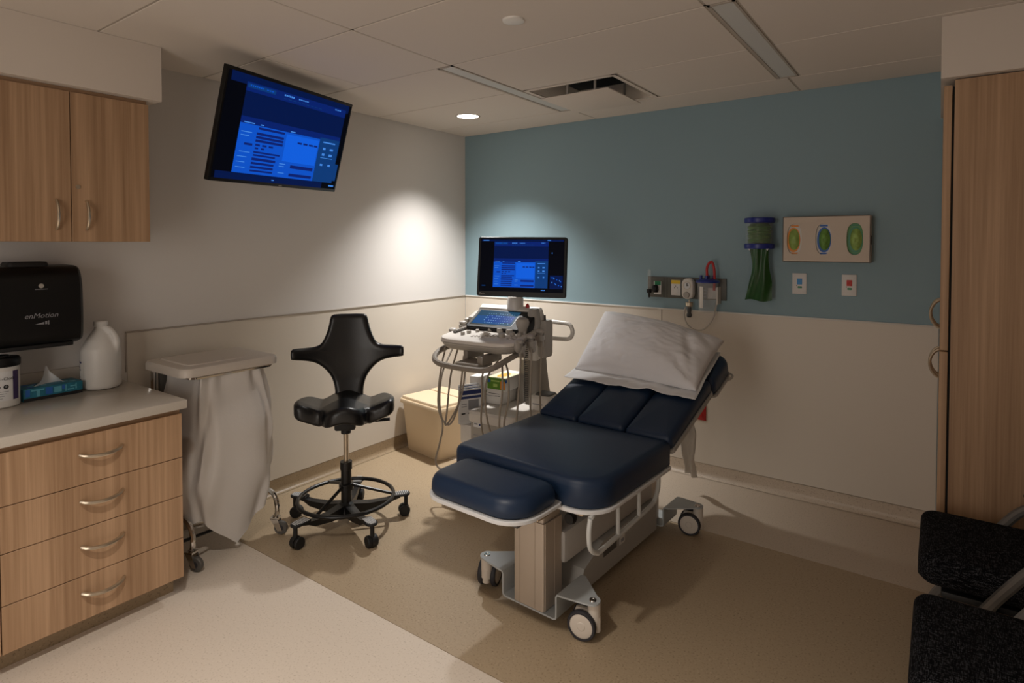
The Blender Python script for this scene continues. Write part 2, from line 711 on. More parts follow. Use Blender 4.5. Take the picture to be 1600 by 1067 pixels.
wl = MB().box(-0.1, 0, YF - 0.1, 0.1, -0.004, CEIL + 0.3).build('wall_left', M_white_wall, None, 'structure')
MB().box(0, 0.003, -2.606, -0.004, COVE, RAIL, bev=0.001, seg=1).build('wall_panel', M_panel, wl)
wb = MB().box(-0.1, XR + 0.1, 0, 0.1, -0.004, CEIL + 0.3).build('wall_back', M_blue_wall, None, 'structure')
MB().box(0.004, 1.749, -0.003, 0, COVE, RAIL, bev=0.001, seg=1).build('wall_panel', M_panel, wb)
MB().box(1.752, 3.285, -0.003, 0, COVE, RAIL, bev=0.001, seg=1).build('wall_panel', M_panel, wb)
MB().box(1.7475, 1.7535, -0.0045, -0.001, COVE, RAIL).build('joint_strip', M_rail_dk, wb)
MB().box(XR, XR + 0.1, YF - 0.1, 0.1, -0.004, CEIL + 0.3).build('wall_right', M_white_wall, None, 'structure')
MB().box(-0.1, XR + 0.1, YF - 0.1, YF, -0.004, CEIL + 0.3).build('wall_front', M_white_wall, None, 'structure')
MB().box(0, 0.009, -2.612, -0.002, RAIL, RAIL + 0.008, bev=0.002).build('trim_1', M_rail_dk, None, 'structure')
MB().box(0.009, 3.285, -0.009, 0, RAIL, RAIL + 0.009, bev=0.002).build('trim_2', M_rail, None, 'structure')
MB().box(0, 0.006, -2.614, -2.607, 0.89, RAIL + 0.008).build('trim_3', M_rail_dk, None, 'structure')


def cove_profile():
    p = [(0.005, COVE), (0.005, 0.034)]
    for i in range(1, 8):
        a = PI / 2 * i / 7
        p.append((0.005 + 0.03 * (1 - math.cos(a)), 0.034 - 0.032 * math.sin(a)))
    return p


cp = cove_profile()
b = MB()
b.grid(lambda u, v: (cp[round(v * 8)][0], -2.62 + 2.62 * u, cp[round(v * 8)][1]), 1, 8)
b.box(0, 0.005, -2.62, 0, COVE - 0.002, COVE)
b.build('baseboard_left', M_cove, None, 'structure')
b = MB()
b.grid(lambda u, v: (3.29 * u, -cp[round(v * 8)][0], cp[round(v * 8)][1]), 1, 8)
b.box(0, 3.29, -0.005, 0, COVE - 0.002, COVE + 0.001)
b.build('baseboard_back', M_floor_strip, None, 'structure')

# ceiling: grid, tiles, fittings
ce = MB().box(-0.1, XR + 0.1, YF - 0.1, 0.1, CEIL + 0.14, CEIL + 0.2).build('ceiling', M_void, None, 'structure')
ROWS = [0, -0.347, -0.968, -1.590, -2.212, -2.834, -3.456, -4.078, -4.70, YF]
F1 = (1.154, 1.258)
F2 = (2.545, 2.655)
CELLS = {
    0: [0, 1.248, 2.60, XR], 1: [0, F1[0], F1[1], 1.870, F2[0], F2[1], XR], 2: [0, F1[0], F1[1], F2[0], F2[1], XR],
    3: [0, 0.585, 1.248, 2.545, XR], 4: [0, 1.248, 2.545, XR], 5: [0, 1.248, 2.545, XR], 6: [0, 1.248, 2.545, XR], 7: [0, 1.248, 2.545, XR], 8: [0, 1.248, 2.545, XR]}
tee = MB()
tw = 0.0075
for r in range(9):
    y1, y0 = ROWS[r], ROWS[r + 1]
    xs = CELLS[r]
    for i in range(len(xs) - 1):
        x0, x1 = xs[i], xs[i + 1]
        if r in (1, 2) and (abs(x0 - F1[0]) < 1e-6 or abs(x0 - F2[0]) < 1e-6):
            continue
        if r == 1 and abs(x0 - F1[1]) < 1e-6:
            continue
        MB().box(x0 + 0.005, x1 - 0.005, y0 + 0.005, y1 - 0.005, CEIL - 0.003, CEIL + 0.012, bev=0.002, seg=1).build('ceiling_tile', M_ceil, ce)
    for x in xs[1:-1]:
        tee.box(x - tw, x + tw, y0, y1, CEIL + 0.0, CEIL + 0.004)
for y in ROWS[1:-1]:
    tee.box(0, F1[0], y - tw, y + tw, CEIL + 0.0, CEIL + 0.004)
    tee.box(F1[1], F2[0], y - tw, y + tw, CEIL + 0.0, CEIL + 0.004)
    tee.box(F2[1], XR, y - tw, y + tw, CEIL + 0.0, CEIL + 0.004)
    if y not in ROWS[2:3]:
        tee.box(F1[0], F1[1], y - tw, y + tw, CEIL + 0.0, CEIL + 0.004)
        tee.box(F2[0], F2[1], y - tw, y + tw, CEIL + 0.0, CEIL + 0.004)
tee.box(0, 0.014, YF, 0, CEIL - 0.001, CEIL + 0.003)
tee.box(0, XR, -0.014, 0, CEIL - 0.001, CEIL + 0.003)
tee.build('ceiling_grid', M_tee, ce)


def slot_light(x0, x1, lab):
    t = thing('linear_light', lab, 'light', ((x0 + x1) / 2, (ROWS[1] + ROWS[3]) / 2, CEIL), 0)
    w, l = (x1 - x0) / 2 - 0.004, (ROWS[1] - ROWS[3]) / 2 - 0.006
    b = MB()
    for s in (-1, 1):
        b.box(min(s * w, s * (w - 0.010)), max(s * w, s * (w - 0.010)), -l, l, -0.004, 0.03)
        b.box(-w, w, min(s * l, s * (l - 0.012)), max(s * l, s * (l - 0.012)), -0.004, 0.03)
    b.build('frame', M_tee, t)
    MB().box(-w + 0.009, w - 0.009, -l + 0.01, l - 0.01, -0.001, 0.02).build('lens', M_lens_off, t, label='grey frosted unlit lens')
    MB().box(-w, w, -l, l, 0.03, 0.07).build('housing', M_tee, t)


slot_light(F1[0], F1[1], 'narrow unlit slot light between the round lit lamp and the square air vent')
slot_light(F2[0], F2[1], 'wider unlit slot light in the ceiling nearest the tall wooden cabinet')

t = thing('air_diffuser', 'square white ceiling air diffuser with dark opening behind its plate', 'vent', (1.559, -0.658, CEIL))
b = MB()
h = 0.300
for s in (-1, 1):
    b.box(min(s * h, s * (h - 0.025)), max(s * h, s * (h - 0.025)), -h, h, -0.004, 0.006)
    b.box(-h, h, min(s * h, s * (h - 0.025)), max(s * h, s * (h - 0.025)), -0.0041, 0.0059)
b.build('frame', M_ceil, t)
o1 = rr(-0.276, 0.276, -0.276, 0.276, 0.02, 4)
MB().loft(o1, [(0, 0.002), (0.02, 0.02), (0.06, 0.06), (0.085, 0.085)], capb=False, capt=False).build('pan', M_tee, t)
MB().box(-0.2, 0.2, -0.2, 0.2, 0.087, 0.1).build('duct_opening', M_void, t)
MB().box(-0.222, 0.222, -0.222, 0.222, -0.048, -0.041, bev=0.003).build('plate', M_ceil, t)
for x in (-0.06, 0.12):
    for y in (-0.2, 0.19):
        MB().box(x, x + 0.012, y, y + 0.01, -0.042, 0.09).build('hanger', M_us_grey, t)

t = thing('downlight', 'round recessed ceiling lamp, lit, in the corner above the ultrasound machine', 'light', (0.547, -0.615, CEIL))
MB().lathe([(0.076, -0.004), (0.079, -0.006), (0.088, -0.006), (0.09, -0.003), (0.074, -0.003)], 32, cap=False).build('trim_ring', M_tee, t)
MB().lathe([(0.0, -0.0045), (0.075, -0.0045), (0.075, -0.003)], 32).build('lens', M_lamp, t)
tag(MB().lathe([(0.0, -0.012), (0.035, -0.012), (0.044, -0.009), (0.046, -0.003)], 28).build('sprinkler_cover', mat('cover_white', '#e6e2dc', 0.4), None), 'flat white round sprinkler cover on the ceiling tile', 'sprinkler').location = (1.87, -1.905, CEIL)

# soffits above the cupboards
MB().box(0.0, 0.356, YF, -2.582, 2.186, CEIL - 0.004).build('trim_4', M_soffit, None, 'structure')
MB().box(3.278, XR, -0.935, 0.0, 2.190, CEIL - 0.004).build('trim_5', M_soffit, None, 'structure')


# ------------------------------------------------------------------ base cabinet and worktop
def base_cabinet(y1, lab):
    W_ = 0.617
    t = thing('base_cabinet', lab, 'cabinet', (0, y1, 0), 0, None)
    MB().box(0.01, 0.628, -W_ + 0.001, -0.001, 0.088, 0.822).build('body', M_wood_in, t)
    MB().box(0.03, 0.565, -W_ + 0.001, -0.008, 0, 0.088).build('toe_kick', M_cove, t)
    zs = [0.090, 0.262, 0.446, 0.612, 0.803]
    for i in range(4):
        d = MB().box(0.630, 0.650, -W_ + 0.002, -0.002, zs[i] + 0.0015, zs[i + 1] - 0.0015, bev=0.001, seg=1).build('drawer', M_wood, t)
        arc_handle(d, (0.650, -0.305, (zs[i] + zs[i + 1]) / 2 + 0.02), 0.142, 0.034, 0.0078, M_steel, (1, 0, -0.25), (0, 1, 0))
    return t


base_cabinet(-2.648, 'wooden four drawer cabinet nearest the white linen hamper')
base_cabinet(-2.648 - 0.617, 'wooden four drawer cabinet farther from the hamper, at the cut off end of the worktop')
t = thing('countertop', 'long white worktop over the drawer cabinets', 'countertop', (0, 0, 0))
MB().box(0.002, 0.672, -4.5, -2.636, 0.824, 0.862, bev=0.004).build('slab', M_counter, t)
MB().box(0.002, 0.021, -4.5, -2.636, 0.8625, 0.955, bev=0.003).build('backsplash', M_counter, t)
CT = 0.862

# upper cabinet
t = thing('wall_cabinet', 'two door wooden wall cabinet above the black towel dispenser', 'cabinet', (0, -2.625, 1.538))
MB().box(0.006, 0.300, -0.617, -0.001, 0.001, 0.645).build('body', M_wood_in, t)
MB().box(0.0, 0.30, -0.617, -0.001, 0.645, 0.648).build('top_filler', M_wood, t)
for i, (ya, yb) in enumerate(((-0.3045, -0.001), (-0.617, -0.3075))):
    d = MB().box(0.302, 0.322, ya, yb, 0.001, 0.628, bev=0.001, seg=1).build('door', M_wood, t)
    yh = ya + 0.052 if i == 0 else yb - 0.052
    arc_handle(d, (0.322, yh, 0.112), 0.122, 0.028, 0.006, M_steel, (1, 0, 0), (0, 0, 1))
    if i == 0:
        MB().cyl((0.322, ya + 0.022, 0.232), 0.009, 0.004, 16, axis='x').build('lock', M_steel, d)

# paper towel dispenser
t = thing('towel_dispenser', 'glossy black automatic paper towel dispenser on the wall under the cabinet', 'dispenser', (0.001, -3.03, 1.09))
b = MB()
prof = [(0.0, 0.03), (0.10, 0.0), (0.185, 0.012), (0.215, 0.05), (0.218, 0.19), (0.205, 0.29), (0.165, 0.338), (0.09, 0.345), (0.0, 0.345)]
pp = smooth_path([(x, 0, z) for x, z in prof], 3)
n = len(pp)
ys = [(-0.178, 0.86), (-0.172, 0.95), (-0.160, 1.0), (0.160, 1.0), (0.172, 0.95), (0.178, 0.86)]
vs, fs = [], []
for y, s in ys:
    vs += [(p.x * s, y, 0.17 + (p.z - 0.17) * (0.5 + s / 2)) for p in pp]
for k in range(len(ys) - 1):
    for i in range(n - 1):
        fs.append((k * n + i, k * n + i + 1, (k + 1) * n + i + 1, (k + 1) * n + i))
fs.append(tuple(range(n)))
fs.append(tuple(range((len(ys) - 1) * n, len(ys) * n)))
b.add(vs, fs, 0, True)
b.build('cover', M_black, t)
MB().loft(rr(0.04, 0.15, -0.075, 0.07, 0.02), [(0, 0.338), (0, 0.352), (0.006, 0.362)]).build('top_button', M_blackmat, t)
MB().box(0.05, 0.19, -0.17, 0.14, -0.006, 0.012, bev=0.004).build('paper_slot', M_blackmat, t)
MW = T(0.221, -0.0, 0.0) @ RZ(90) @ UP
text('enMotion', 'lettering', 0.030, M_print_grey, t, T(0.2192, 0.02, 0.137) @ RZ(90) @ UP @ Matrix(((1, 0.28, 0, 0), (0, 1, 0, 0), (0, 0, 1, 0), (0, 0, 0, 1))))
b = MB(T(0.2155, 0.02, 0.262) @ RY(-6))
b.lathe([(0.0095, 0.0), (0.0095, 0.001)], 20, axis='x')
b.build('emblem', M_us_grey, t)
b = MB(T(0.2165, 0.02, 0.247) @ RY(-6))
b.box(0, 0.0012, -0.022, 0.022, 0, 0.0025)
b.build('emblem_line', M_print_grey, t)
b = MB(T(0.2195, 0.0, 0.10))
b.box(0, 0.001, 0.03, 0.037, 0.0, 0.013)
b.box(0, 0.001, 0.04, 0.044, -0.002, 0.015)
b.add([(0.001, -0.005, 0.002), (0.001, 0.026, 0.0), (0.001, 0.026, 0.01), (0.001, 0.012, 0.006)], [(0, 1, 2, 3)])
b.build('hand_symbol', M_print_grey, t)

# jug, tissue box, wipes on the worktop
t = thing('chemical_jug', 'white plastic gallon jug with loop handle on the worktop', 'jug', (0.118, -2.760, CT + 0.001), 35)
b = MB()
b.lathe([(0.0, 0.0), (0.074, 0.0), (0.080, 0.01), (0.080, 0.165), (0.077, 0.185), (0.058, 0.225), (0.034, 0.262), (0.024, 0.275), (0.024, 0.292), (0, 0.292)], 36)
b.tube(smooth_path([(0.070, 0.0, 0.165), (0.076, 0.0, 0.205), (0.062, 0, 0.245), (0.03, 0, 0.275), (0.0, 0, 0.27)], 6), 0.0145, 10)
organic(b, 'bottle', M_jug, t, 0.006, 4)
MB().lathe([(0.0265, 0.283), (0.0285, 0.286), (0.0285, 0.304), (0.026, 0.308), (0.0, 0.308)], 24).build('cap', M_jug, t)
b = MB()
b.lathe([(0.0812, 0.02), (0.0812, 0.13)], 12, a0=math.radians(196), a1=math.radians(250))
b.build('label', M_carton, t)
b = MB()
for i in range(9):
    z = 0.122 - i * 0.011
    b.lathe([(0.0817, z), (0.0817, z + (0.005 if i else 0.008))], 8, a0=math.radians(200), a1=math.radians(240 - (i * 17) % 23))
b.build('label_print', M_print_navy, t)

t = thing('tissue_box', 'teal patterned tissue box with a white tissue pulled up', 'tissue box', (0.112, -2.960, CT + 0.001), 2)
b = MB()
b.box(-0.056, 0.056, -0.108, 0.108, 0, 0.052, 0, bev=0.0015)
b.box(0.0555, 0.0566, -0.1075, 0.1075, 0.0005, 0.013, 1)
for (ya, yb, za, zb, m) in ((-0.08, -0.035, 0.040, 0.046, 2), (-0.062, -0.05, 0.015, 0.04, 2), (0.0, 0.028, 0.02, 0.045, 2), (0.042, 0.047, 0.018, 0.047, 2), (0.05, 0.075, 0.022, 0.027, 2), (0.06, 0.085, 0.034, 0.04, 2), (0.08, 0.085, 0.022, 0.047, 2), (-0.1, -0.085, 0.02, 0.048, 3), (-0.03, -0.005, 0.018, 0.048, 3), (0.09, 0.104, 0.001, 0.011, 4), (0.03, 0.04, 0.03, 0.048, 3)):
    b.box(0.0552, 0.0564, ya, yb, za, zb, m)
for k in range(9):
    xa, ya = -0.05 + 0.1 * random.random(), -0.1 + 0.18 * random.random()
    b.box(xa, xa + 0.018, ya, ya + 0.02, 0.0518, 0.0524, 2 + k % 2)
b.build('carton', [M_teal, M_print_blk, M_teal_l, M_blue_print, M_carton], t)


def tiss(u, v):
    y = -0.075 + 0.15 * u
    hgt = 0.055 * (1 - abs(u * 2 - 1) ** 1.3) + 0.03 * math.exp(-((u - 0.42) / 0.12) ** 2)
    x = 0.012 * math.sin(u * 9) * v + (0.02 - 0.015 * v) * math.cos(u * 5)
    return (x, y * (1 - 0.35 * v), 0.05 + hgt * v)


MB().grid(tiss, 22, 6).build('tissue', M_paper, t)

t = thing('wipes_canister', 'white wipes canister with black lid and purple edged label', 'canister', (0.155, -3.135, CT + 0.001), 0)
MB().lathe([(0, 0), (0.058, 0), (0.062, 0.004), (0.062, 0.165), (0.060, 0.17), (0, 0.17)], 40).build('tub', M_jug, t)
MB().lathe([(0, 0.165), (0.064, 0.165), (0.066, 0.17), (0.066, 0.192), (0.061, 0.2), (0.03, 0.202), (0.028, 0.208), (0, 0.208)], 40).build('lid', M_black, t)
MB().lathe([(0.0626, 0.03), (0.0626, 0.148)], 40, a0=math.radians(-130), a1=math.radians(48)).build('label', M_paper, t)
MB().lathe([(0.0629, 0.03), (0.0629, 0.148)], 8, a0=math.radians(24), a1=math.radians(48)).build('label_band', M_purple, t)
MB().lathe([(0.0630, 0.108), (0.0630, 0.142)], 8, a0=math.radians(-45), a1=math.radians(-29)).build('label_square', M_print_navy, t)


def bendc(R, z):
    return lambda p: ((R + p.z) * math.cos(p.x / R), (R + p.z) * math.sin(p.x / R), z + p.y)


text('Sani-Cloth', 'lettering', 0.017, M_print_blk, t, RZ(-3), bendc(0.0629, 0.118))
b = MB()
for a0 in (-22, 2):
    c = math.radians(a0)
    b.add([((0.0632) * math.cos(c + 0.14 * math.cos(k * PI / 9)), 0.0632 * math.sin(c + 0.14 * math.cos(k * PI / 9)), 0.086 + 0.009 * math.sin(k * PI / 9)) for k in range(18)], [tuple(range(18))])
b.build('round_symbol', M_print_blk, t)
b = MB()
for a0 in (-22, 2):
    c = math.radians(a0)
    b.add([((0.0636) * math.cos(c + 0.06 * math.cos(k * PI / 5)), 0.0636 * math.sin(c + 0.06 * math.cos(k * PI / 5)), 0.087 + 0.0045 * math.sin(k * PI / 5)) for k in range(10)], [tuple(range(10))])
b.build('symbol_mark', M_print_grey, t)
b = MB()
for i in range(4):
    b.lathe([(0.0631, 0.066 - i * 0.009), (0.0631, 0.068 - i * 0.009)], 10, a0=math.radians(-40), a1=math.radians(10 - i * 6))
b.build('small_print', M_print_grey, t)

# ------------------------------------------------------------------ linen hamper
t = thing('linen_hamper', 'wheeled linen hamper with white lid and white hanging bag', 'hamper', (0.285, -2.310, 0))
hx, hy = 0.185, 0.205
b = MB()
out = rr(-0.205, 0.215, -0.262, 0.232, 0.05)
b.loft(out, [(0, 0.912), (0.0, 0.939), (0.008, 0.951), (0.03, 0.955)], crown=0.004)
b.loft(rr(-0.15, 0.16, -0.21, 0.08, 0.03), [(0, 0.955), (0.004, 0.961)])
b.build('lid', M_lid, t)
b = MB()
b.tube(smooth_path([(x, y, 0.902) for x, y in rr(-hx, hx, -hy, hy, 0.05, 3)], 2, True), 0.011, 8, closed=True)
for sy in (-1, 1):
    y = sy * (hy + 0.012)
    b.tube(smooth_path([(-hx, y, 0.902), (-hx - 0.005, y, 0.62), (-hx - 0.005, y, 0.30), (-hx + 0.02, y, 0.235), (-0.05, y, 0.22), (0.1, y, 0.222), (0.168, y, 0.205), (0.192, y, 0.155), (0.190, y, 0.115), (0.175, y, 0.092)], 5), 0.0125, 10)
    b.tube([(-hx, y, 0.24), (-hx - 0.01, y, 0.1)], 0.0125, 10)
b.tube([(-hx - 0.005, -hy - 0.01, 0.28), (-hx - 0.005, hy + 0.01, 0.28)], 0.0115, 8)
b.build('frame', M_chrome, t)
MB().tube(smooth_path([(0.20, -0.30, 0.165), (0.15, -0.15, 0.140), (0.11, -0.06, 0.120), (0.10, 0.0, 0.112), (0.08, 0.06, 0.125)], 5), 0.008, 8).build('foot_pedal', M_blackmetal, t)
MB().box(-0.2, -0.175, -0.19, 0.19, 0.77, 0.895, bev=0.004).build('hinge_bracket', M_us_dark, t)


def bagf(u, v):
    a = 2 * PI * u
    ca, sa = math.cos(a), math.sin(a)
    e = 0.42
    bx = math.copysign(abs(ca) ** e, ca)
    by = math.copysign(abs(sa) ** e, sa)
    zb = 0.205 + 0.006 * math.sin(7 * a) - (0.170 * max(0.0, 1 - abs(by - 0.05) / 0.9) if ca > 0 else 0.0)
    z = 0.920 + (zb - 0.920) * v
    bulge = math.sin(PI * min(1, v * 1.05)) ** 1.2
    sx = hx + 0.012 + 0.03 * bulge + 0.012 * v
    sy = hy - 0.050 + 0.075 * min(1.0, v * 1.25) ** 0.8
    fold = 0.007 * math.sin(5 * a + 2.5 * v + 1) * (0.3 + v) + 0.004 * math.sin(13 * a - 4 * v) * (1 - v)
    fold += 0.030 * noise.noise(Vector((3 * ca, 3 * sa, 4 * z)))
    x = (sx + fold) * bx * (1 - 0.10 * v * v)
    y = (sy + fold) * by * (1 - 0.16 * max(0.0, v - 0.75) / 0.25)
    return (x, y, z)


b = MB()
b.grid(bagf, 96, 40)
vs = [bagf(i / 96, 1.0) for i in range(96)]
vs.append((0.0, 0, 0.22))
b.add(vs, [(i, (i + 1) % 96, 96) for i in range(96)], 0, True)
b.build('bag', M_bag, t)


def caster(parent, x, y, z0, R, wd, yaw, mats, fork=True, axle_off=0.03, top=None):
    """swivel caster touching z0"""
    M = T(x, y, z0) @ RZ(yaw)
    w = MB(M)
    ox = axle_off
    w.lathe([(R * 0.35, -wd / 2), (R * 0.9, -wd / 2), (R, -wd * 0.28), (R, wd * 0.28), (R * 0.9, wd / 2), (R * 0.35, wd / 2)], 24, 0, True, (ox, 0, R), 'y', cap=False)
    w.lathe([(0.0, -wd / 2 - 0.002), (R * 0.42, -wd / 2 - 0.002), (R * 0.45, -wd / 2 + 0.002), (R * 0.45, wd / 2 - 0.002), (R * 0.42, wd / 2 + 0.002), (0.0, wd / 2 + 0.002)], 20, 1, True, (ox, 0, R), 'y')
    wo = w.build('caster_wheel', mats[:2], parent)
    f = MB(M)
    tz = top if top else 2 * R + 0.018
    for s in (-1, 1):
        f.add([(ox - 0.012, s * (wd / 2 + 0.004), R - 0.012), (ox + 0.012, s * (wd / 2 + 0.004), R - 0.012), (0.018, s * (wd / 2 + 0.004), tz), (-0.022, s * (wd / 2 + 0.004), tz),
               (ox - 0.012, s * (wd / 2 + 0.008), R - 0.012), (ox + 0.012, s * (wd / 2 + 0.008), R - 0.012), (0.018, s * (wd / 2 + 0.008), tz), (-0.022, s * (wd / 2 + 0.008), tz)],
              [(0, 1, 2, 3), (7, 6, 5, 4), (0, 4, 5, 1), (1, 5, 6, 2), (2, 6, 7, 3), (3, 7, 4, 0)], 0)
    f.box(-0.022, 0.022, -wd / 2 - 0.008, wd / 2 + 0.008, tz - 0.004, tz + 0.004)
    f.cyl((0, 0, tz), 0.012, 0.014, 12)
    f.build('caster_fork', mats[2], parent)
    return wo


for (x, y, yw) in ((0.175, -0.217, 20), (0.175, 0.217, 35), (-0.19, -0.217, 70), (-0.17, 0.217, 120)):
    caster(t, x, y, 0, 0.035, 0.022, yw, (M_us_dark, M_tyre, M_chrome))

# ------------------------------------------------------------------ television
t = thing('wall_television', 'tilted wall mounted television showing a blue menu', 'television', (0.475, -2.005, 2.093), 0)
TVM = RZ(105.4) @ RX(15.6) @ RY(-1.3)
TW, TH = 0.93, 0.535


def ui(mb, w, h, rects, y0):
    for k, (u0, v0, u1, v1, c) in enumerate(rects):
        lay = {'k': 0, 'n': 1, 't': 1, 'b': 1, 'h': 1, 'l': 2, 'd': 3, 'w': 4}[c]
        mb.quad(-w / 2 + u0 * w, -w / 2 + u1 * w, h / 2 - v1 * h, h / 2 - v0 * h, y0 - lay * 0.00012 - k * 0.000003, 'knhbltdw'.index(c))


def menu(x0, x1, y0, y1, right=True):
    """the patient data page shown on both screens, in a window x0..x1, y0..y1"""
    W_, H_ = x1 - x0, y1 - y0
    L = []

    def R_(a, b_, c, d, k):
        L.append((x0 + a * W_, y0 + b_ * H_, x0 + c * W_, y0 + d * H_, k))
    R_(0, 0, 1, 0.10, 'h')
    R_(0.01, 0.015, 0.25, 0.06, 't')
    for i in range(7):
        R_(0.03 + 0.017 * i, 0.026, 0.041 + 0.017 * i, 0.041, 'b')
    for i in range(3):
        R_(0.17 + 0.022 * i, 0.03, 0.185 + 0.022 * i, 0.042, 'b')
    for i in range(6):
        R_(0.33 + 0.0165 * i, 0.022, 0.343 + 0.0165 * i, 0.042, 'w')
    for i in range(5):
        R_(0.47 + 0.021 * i, 0.026, 0.486 + 0.021 * i, 0.040, 'w')
    for i in range(9):
        R_(0.33 + 0.045 * i, 0.066, 0.36 + 0.045 * i, 0.074, 't')
    for i in range(3):
        R_(0.87 + 0.025 * i, 0.018, 0.888 + 0.025 * i, 0.034, 'w')
    R_(0, 0.10, 1, 0.37, 'n')
    R_(0, 0.37, 1, 0.42, 'h')
    R_(0.03, 0.425, 0.12, 0.437, 'w')
    R_(0.17, 0.425, 0.2, 0.437, 'w')
    R_(0.45, 0.425, 0.5, 0.437, 'w')
    R_(0, 0.42, 0.77, 0.445, 'h')
    R_(0, 0.445, 0.77, 1.0, 'b')
    R_(0.42, 0.47, 0.76, 0.80, 'l')
    R_(0.77, 0.42, 1.0, 1.0, 't')
    for (a, b_, c, d) in ((0.16, 0.46, 0.40, 0.485), (0.15, 0.52, 0.40, 0.548), (0.15, 0.56, 0.40, 0.588), (0.15, 0.60, 0.40, 0.628), (0.06, 0.655, 0.13, 0.68), (0.155, 0.65, 0.195, 0.672), (0.215, 0.65, 0.255, 0.672), (0.275, 0.65, 0.315, 0.672),
                          (0.155, 0.69, 0.185, 0.71), (0.21, 0.69, 0.24, 0.71), (0.15, 0.735, 0.39, 0.755), (0.15, 0.77, 0.35, 0.79), (0.145, 0.81, 0.36, 0.84), (0.145, 0.86, 0.35, 0.885), (0.145, 0.905, 0.35, 0.93), (0.145, 0.95, 0.35, 0.97),
                          (0.54, 0.54, 0.585, 0.562), (0.6, 0.54, 0.645, 0.562), (0.66, 0.54, 0.705, 0.562), (0.715, 0.54, 0.755, 0.562), (0.51, 0.835, 0.75, 0.875), (0.51, 0.94, 0.75, 0.975)):
        R_(a, b_, c, d, 'd')
    for (a, b_, c, d) in ((0.02, 0.53, 0.11, 0.54), (0.02, 0.57, 0.09, 0.58), (0.03, 0.755, 0.12, 0.763), (0.02, 0.81, 0.1, 0.818), (0.02, 0.87, 0.09, 0.878), (0.02, 0.93, 0.1, 0.938), (0.4, 0.83, 0.46, 0.84), (0.4, 0.86, 0.45, 0.87), (0.4, 0.94, 0.46, 0.95), (0.81, 0.465, 0.95, 0.482),
                          (0.82, 0.545, 0.85, 0.575), (0.9, 0.545, 0.94, 0.575), (0.82, 0.62, 0.85, 0.65), (0.9, 0.62, 0.94, 0.65), (0.81, 0.675, 0.95, 0.682), (0.82, 0.76, 0.85, 0.785), (0.91, 0.755, 0.94, 0.785)):
        R_(a, b_, c, d, 'w')
    return L


b = MB(TVM)
b.box(-TW / 2, TW / 2, -0.008, 0.02, -TH / 2, TH / 2, bev=0.004)
b.box(-TW / 2 + 0.08, TW / 2 - 0.08, 0.018, 0.05, -TH / 2 + 0.06, TH / 2 - 0.06, bev=0.01)
b.build('casing', M_black, t)
b = MB(TVM)
sw, sh = TW - 0.022, TH - 0.034
rects = [(0, 0, 1, 1, 'k'), (0.02, 0.0, 0.98, 0.09, 'n'), (0.02, 0.93, 0.86, 1.0, 'n')] + menu(0.125, 0.955, 0.06, 0.93) + [(0.42, 0.965, 0.44, 0.975, 'w'), (0.93, 0.955, 0.98, 0.972, 'w'), (0.955, 0.70, 0.985, 0.9, 't')]
ui(b, sw, sh, rects, -0.0085)
b.M = TVM @ T(0, 0, 0.006)
b.build('screen', [SCR[k] for k in 'knhbltdw'], t)
b = MB(TVM)
b.box(-0.012, 0.012, -0.0092, -0.0085, -TH / 2 + 0.004, -TH / 2 + 0.008)
b.build('logo_mark', M_us_grey, t)
mount_c = TVM @ Vector((0, 0.05, 0))
b = MB()
b.box(-0.1, 0.1, 0, 0.02, -0.1, 0.1)
b.M = TVM @ T(0, 0.05, 0)
b.v = []
b.f, b.mi, b.sm = [], [], []
b.box(-0.11, 0.11, 0, 0.018, -0.11, 0.11, bev=0.003)
b.build('mount_plate', M_blackmetal, t)
b = MB()
e0 = TVM @ Vector((0, 0.06, 0))
b.tube([e0, Vector((-0.25, 0.12, -0.02)), Vector((-0.46, 0.16, -0.02))], 0.02, 8)
b.box(-0.474, -0.455, 0.08, 0.24, -0.14, 0.10, bev=0.003)
b.build('mount_arm', M_blackmetal, t)

# ------------------------------------------------------------------ waste bin
t = thing('waste_bin', 'beige square waste bin with flat lid in the corner', 'bin', (0.285, -0.62, 0), -9)
o0 = rr(-0.205, 0.205, -0.18, 0.18, 0.03, 4)
vs = []
b = MB()
n = len(o0)
lay = [(0.93, 0.0), (0.95, 0.012), (1.10, 0.355), (1.10, 0.36)]
for s, z in lay:
    vs += [(x * s, y * s, z) for x, y in o0]
fs = [(k * n + i, k * n + (i + 1) % n, (k + 1) * n + (i + 1) % n, (k + 1) * n + i) for k in range(3) for i in range(n)]
fs.append(tuple(reversed(range(n))))
fs.append(tuple(range(3 * n, 4 * n)))
b.add(vs, fs, 0, True)
b.build('tub', M_bin, t)
MB().loft(rr(-0.238, 0.238, -0.212, 0.212, 0.03, 4), [(0.0, 0.352), (0, 0.374), (0.004, 0.380)]).build('rim', M_bin, t)
MB().loft(rr(-0.222, 0.222, -0.196, 0.06, 0.014, 4), [(0.0, 0.378), (0, 0.392), (0.004, 0.398)]).build('lid', M_bin, t)
MB().loft(rr(-0.222, 0.222, 0.066, 0.196, 0.014, 4), [(0.0, 0.378), (0, 0.394), (0.004, 0.401)]).build('hinge_flap', M_bin, t)

# ------------------------------------------------------------------ saddle stool
t = thing('saddle_stool', 'black saddle stool with winged backrest and round foot ring', 'stool', (0.672, -1.800, 0), 48)
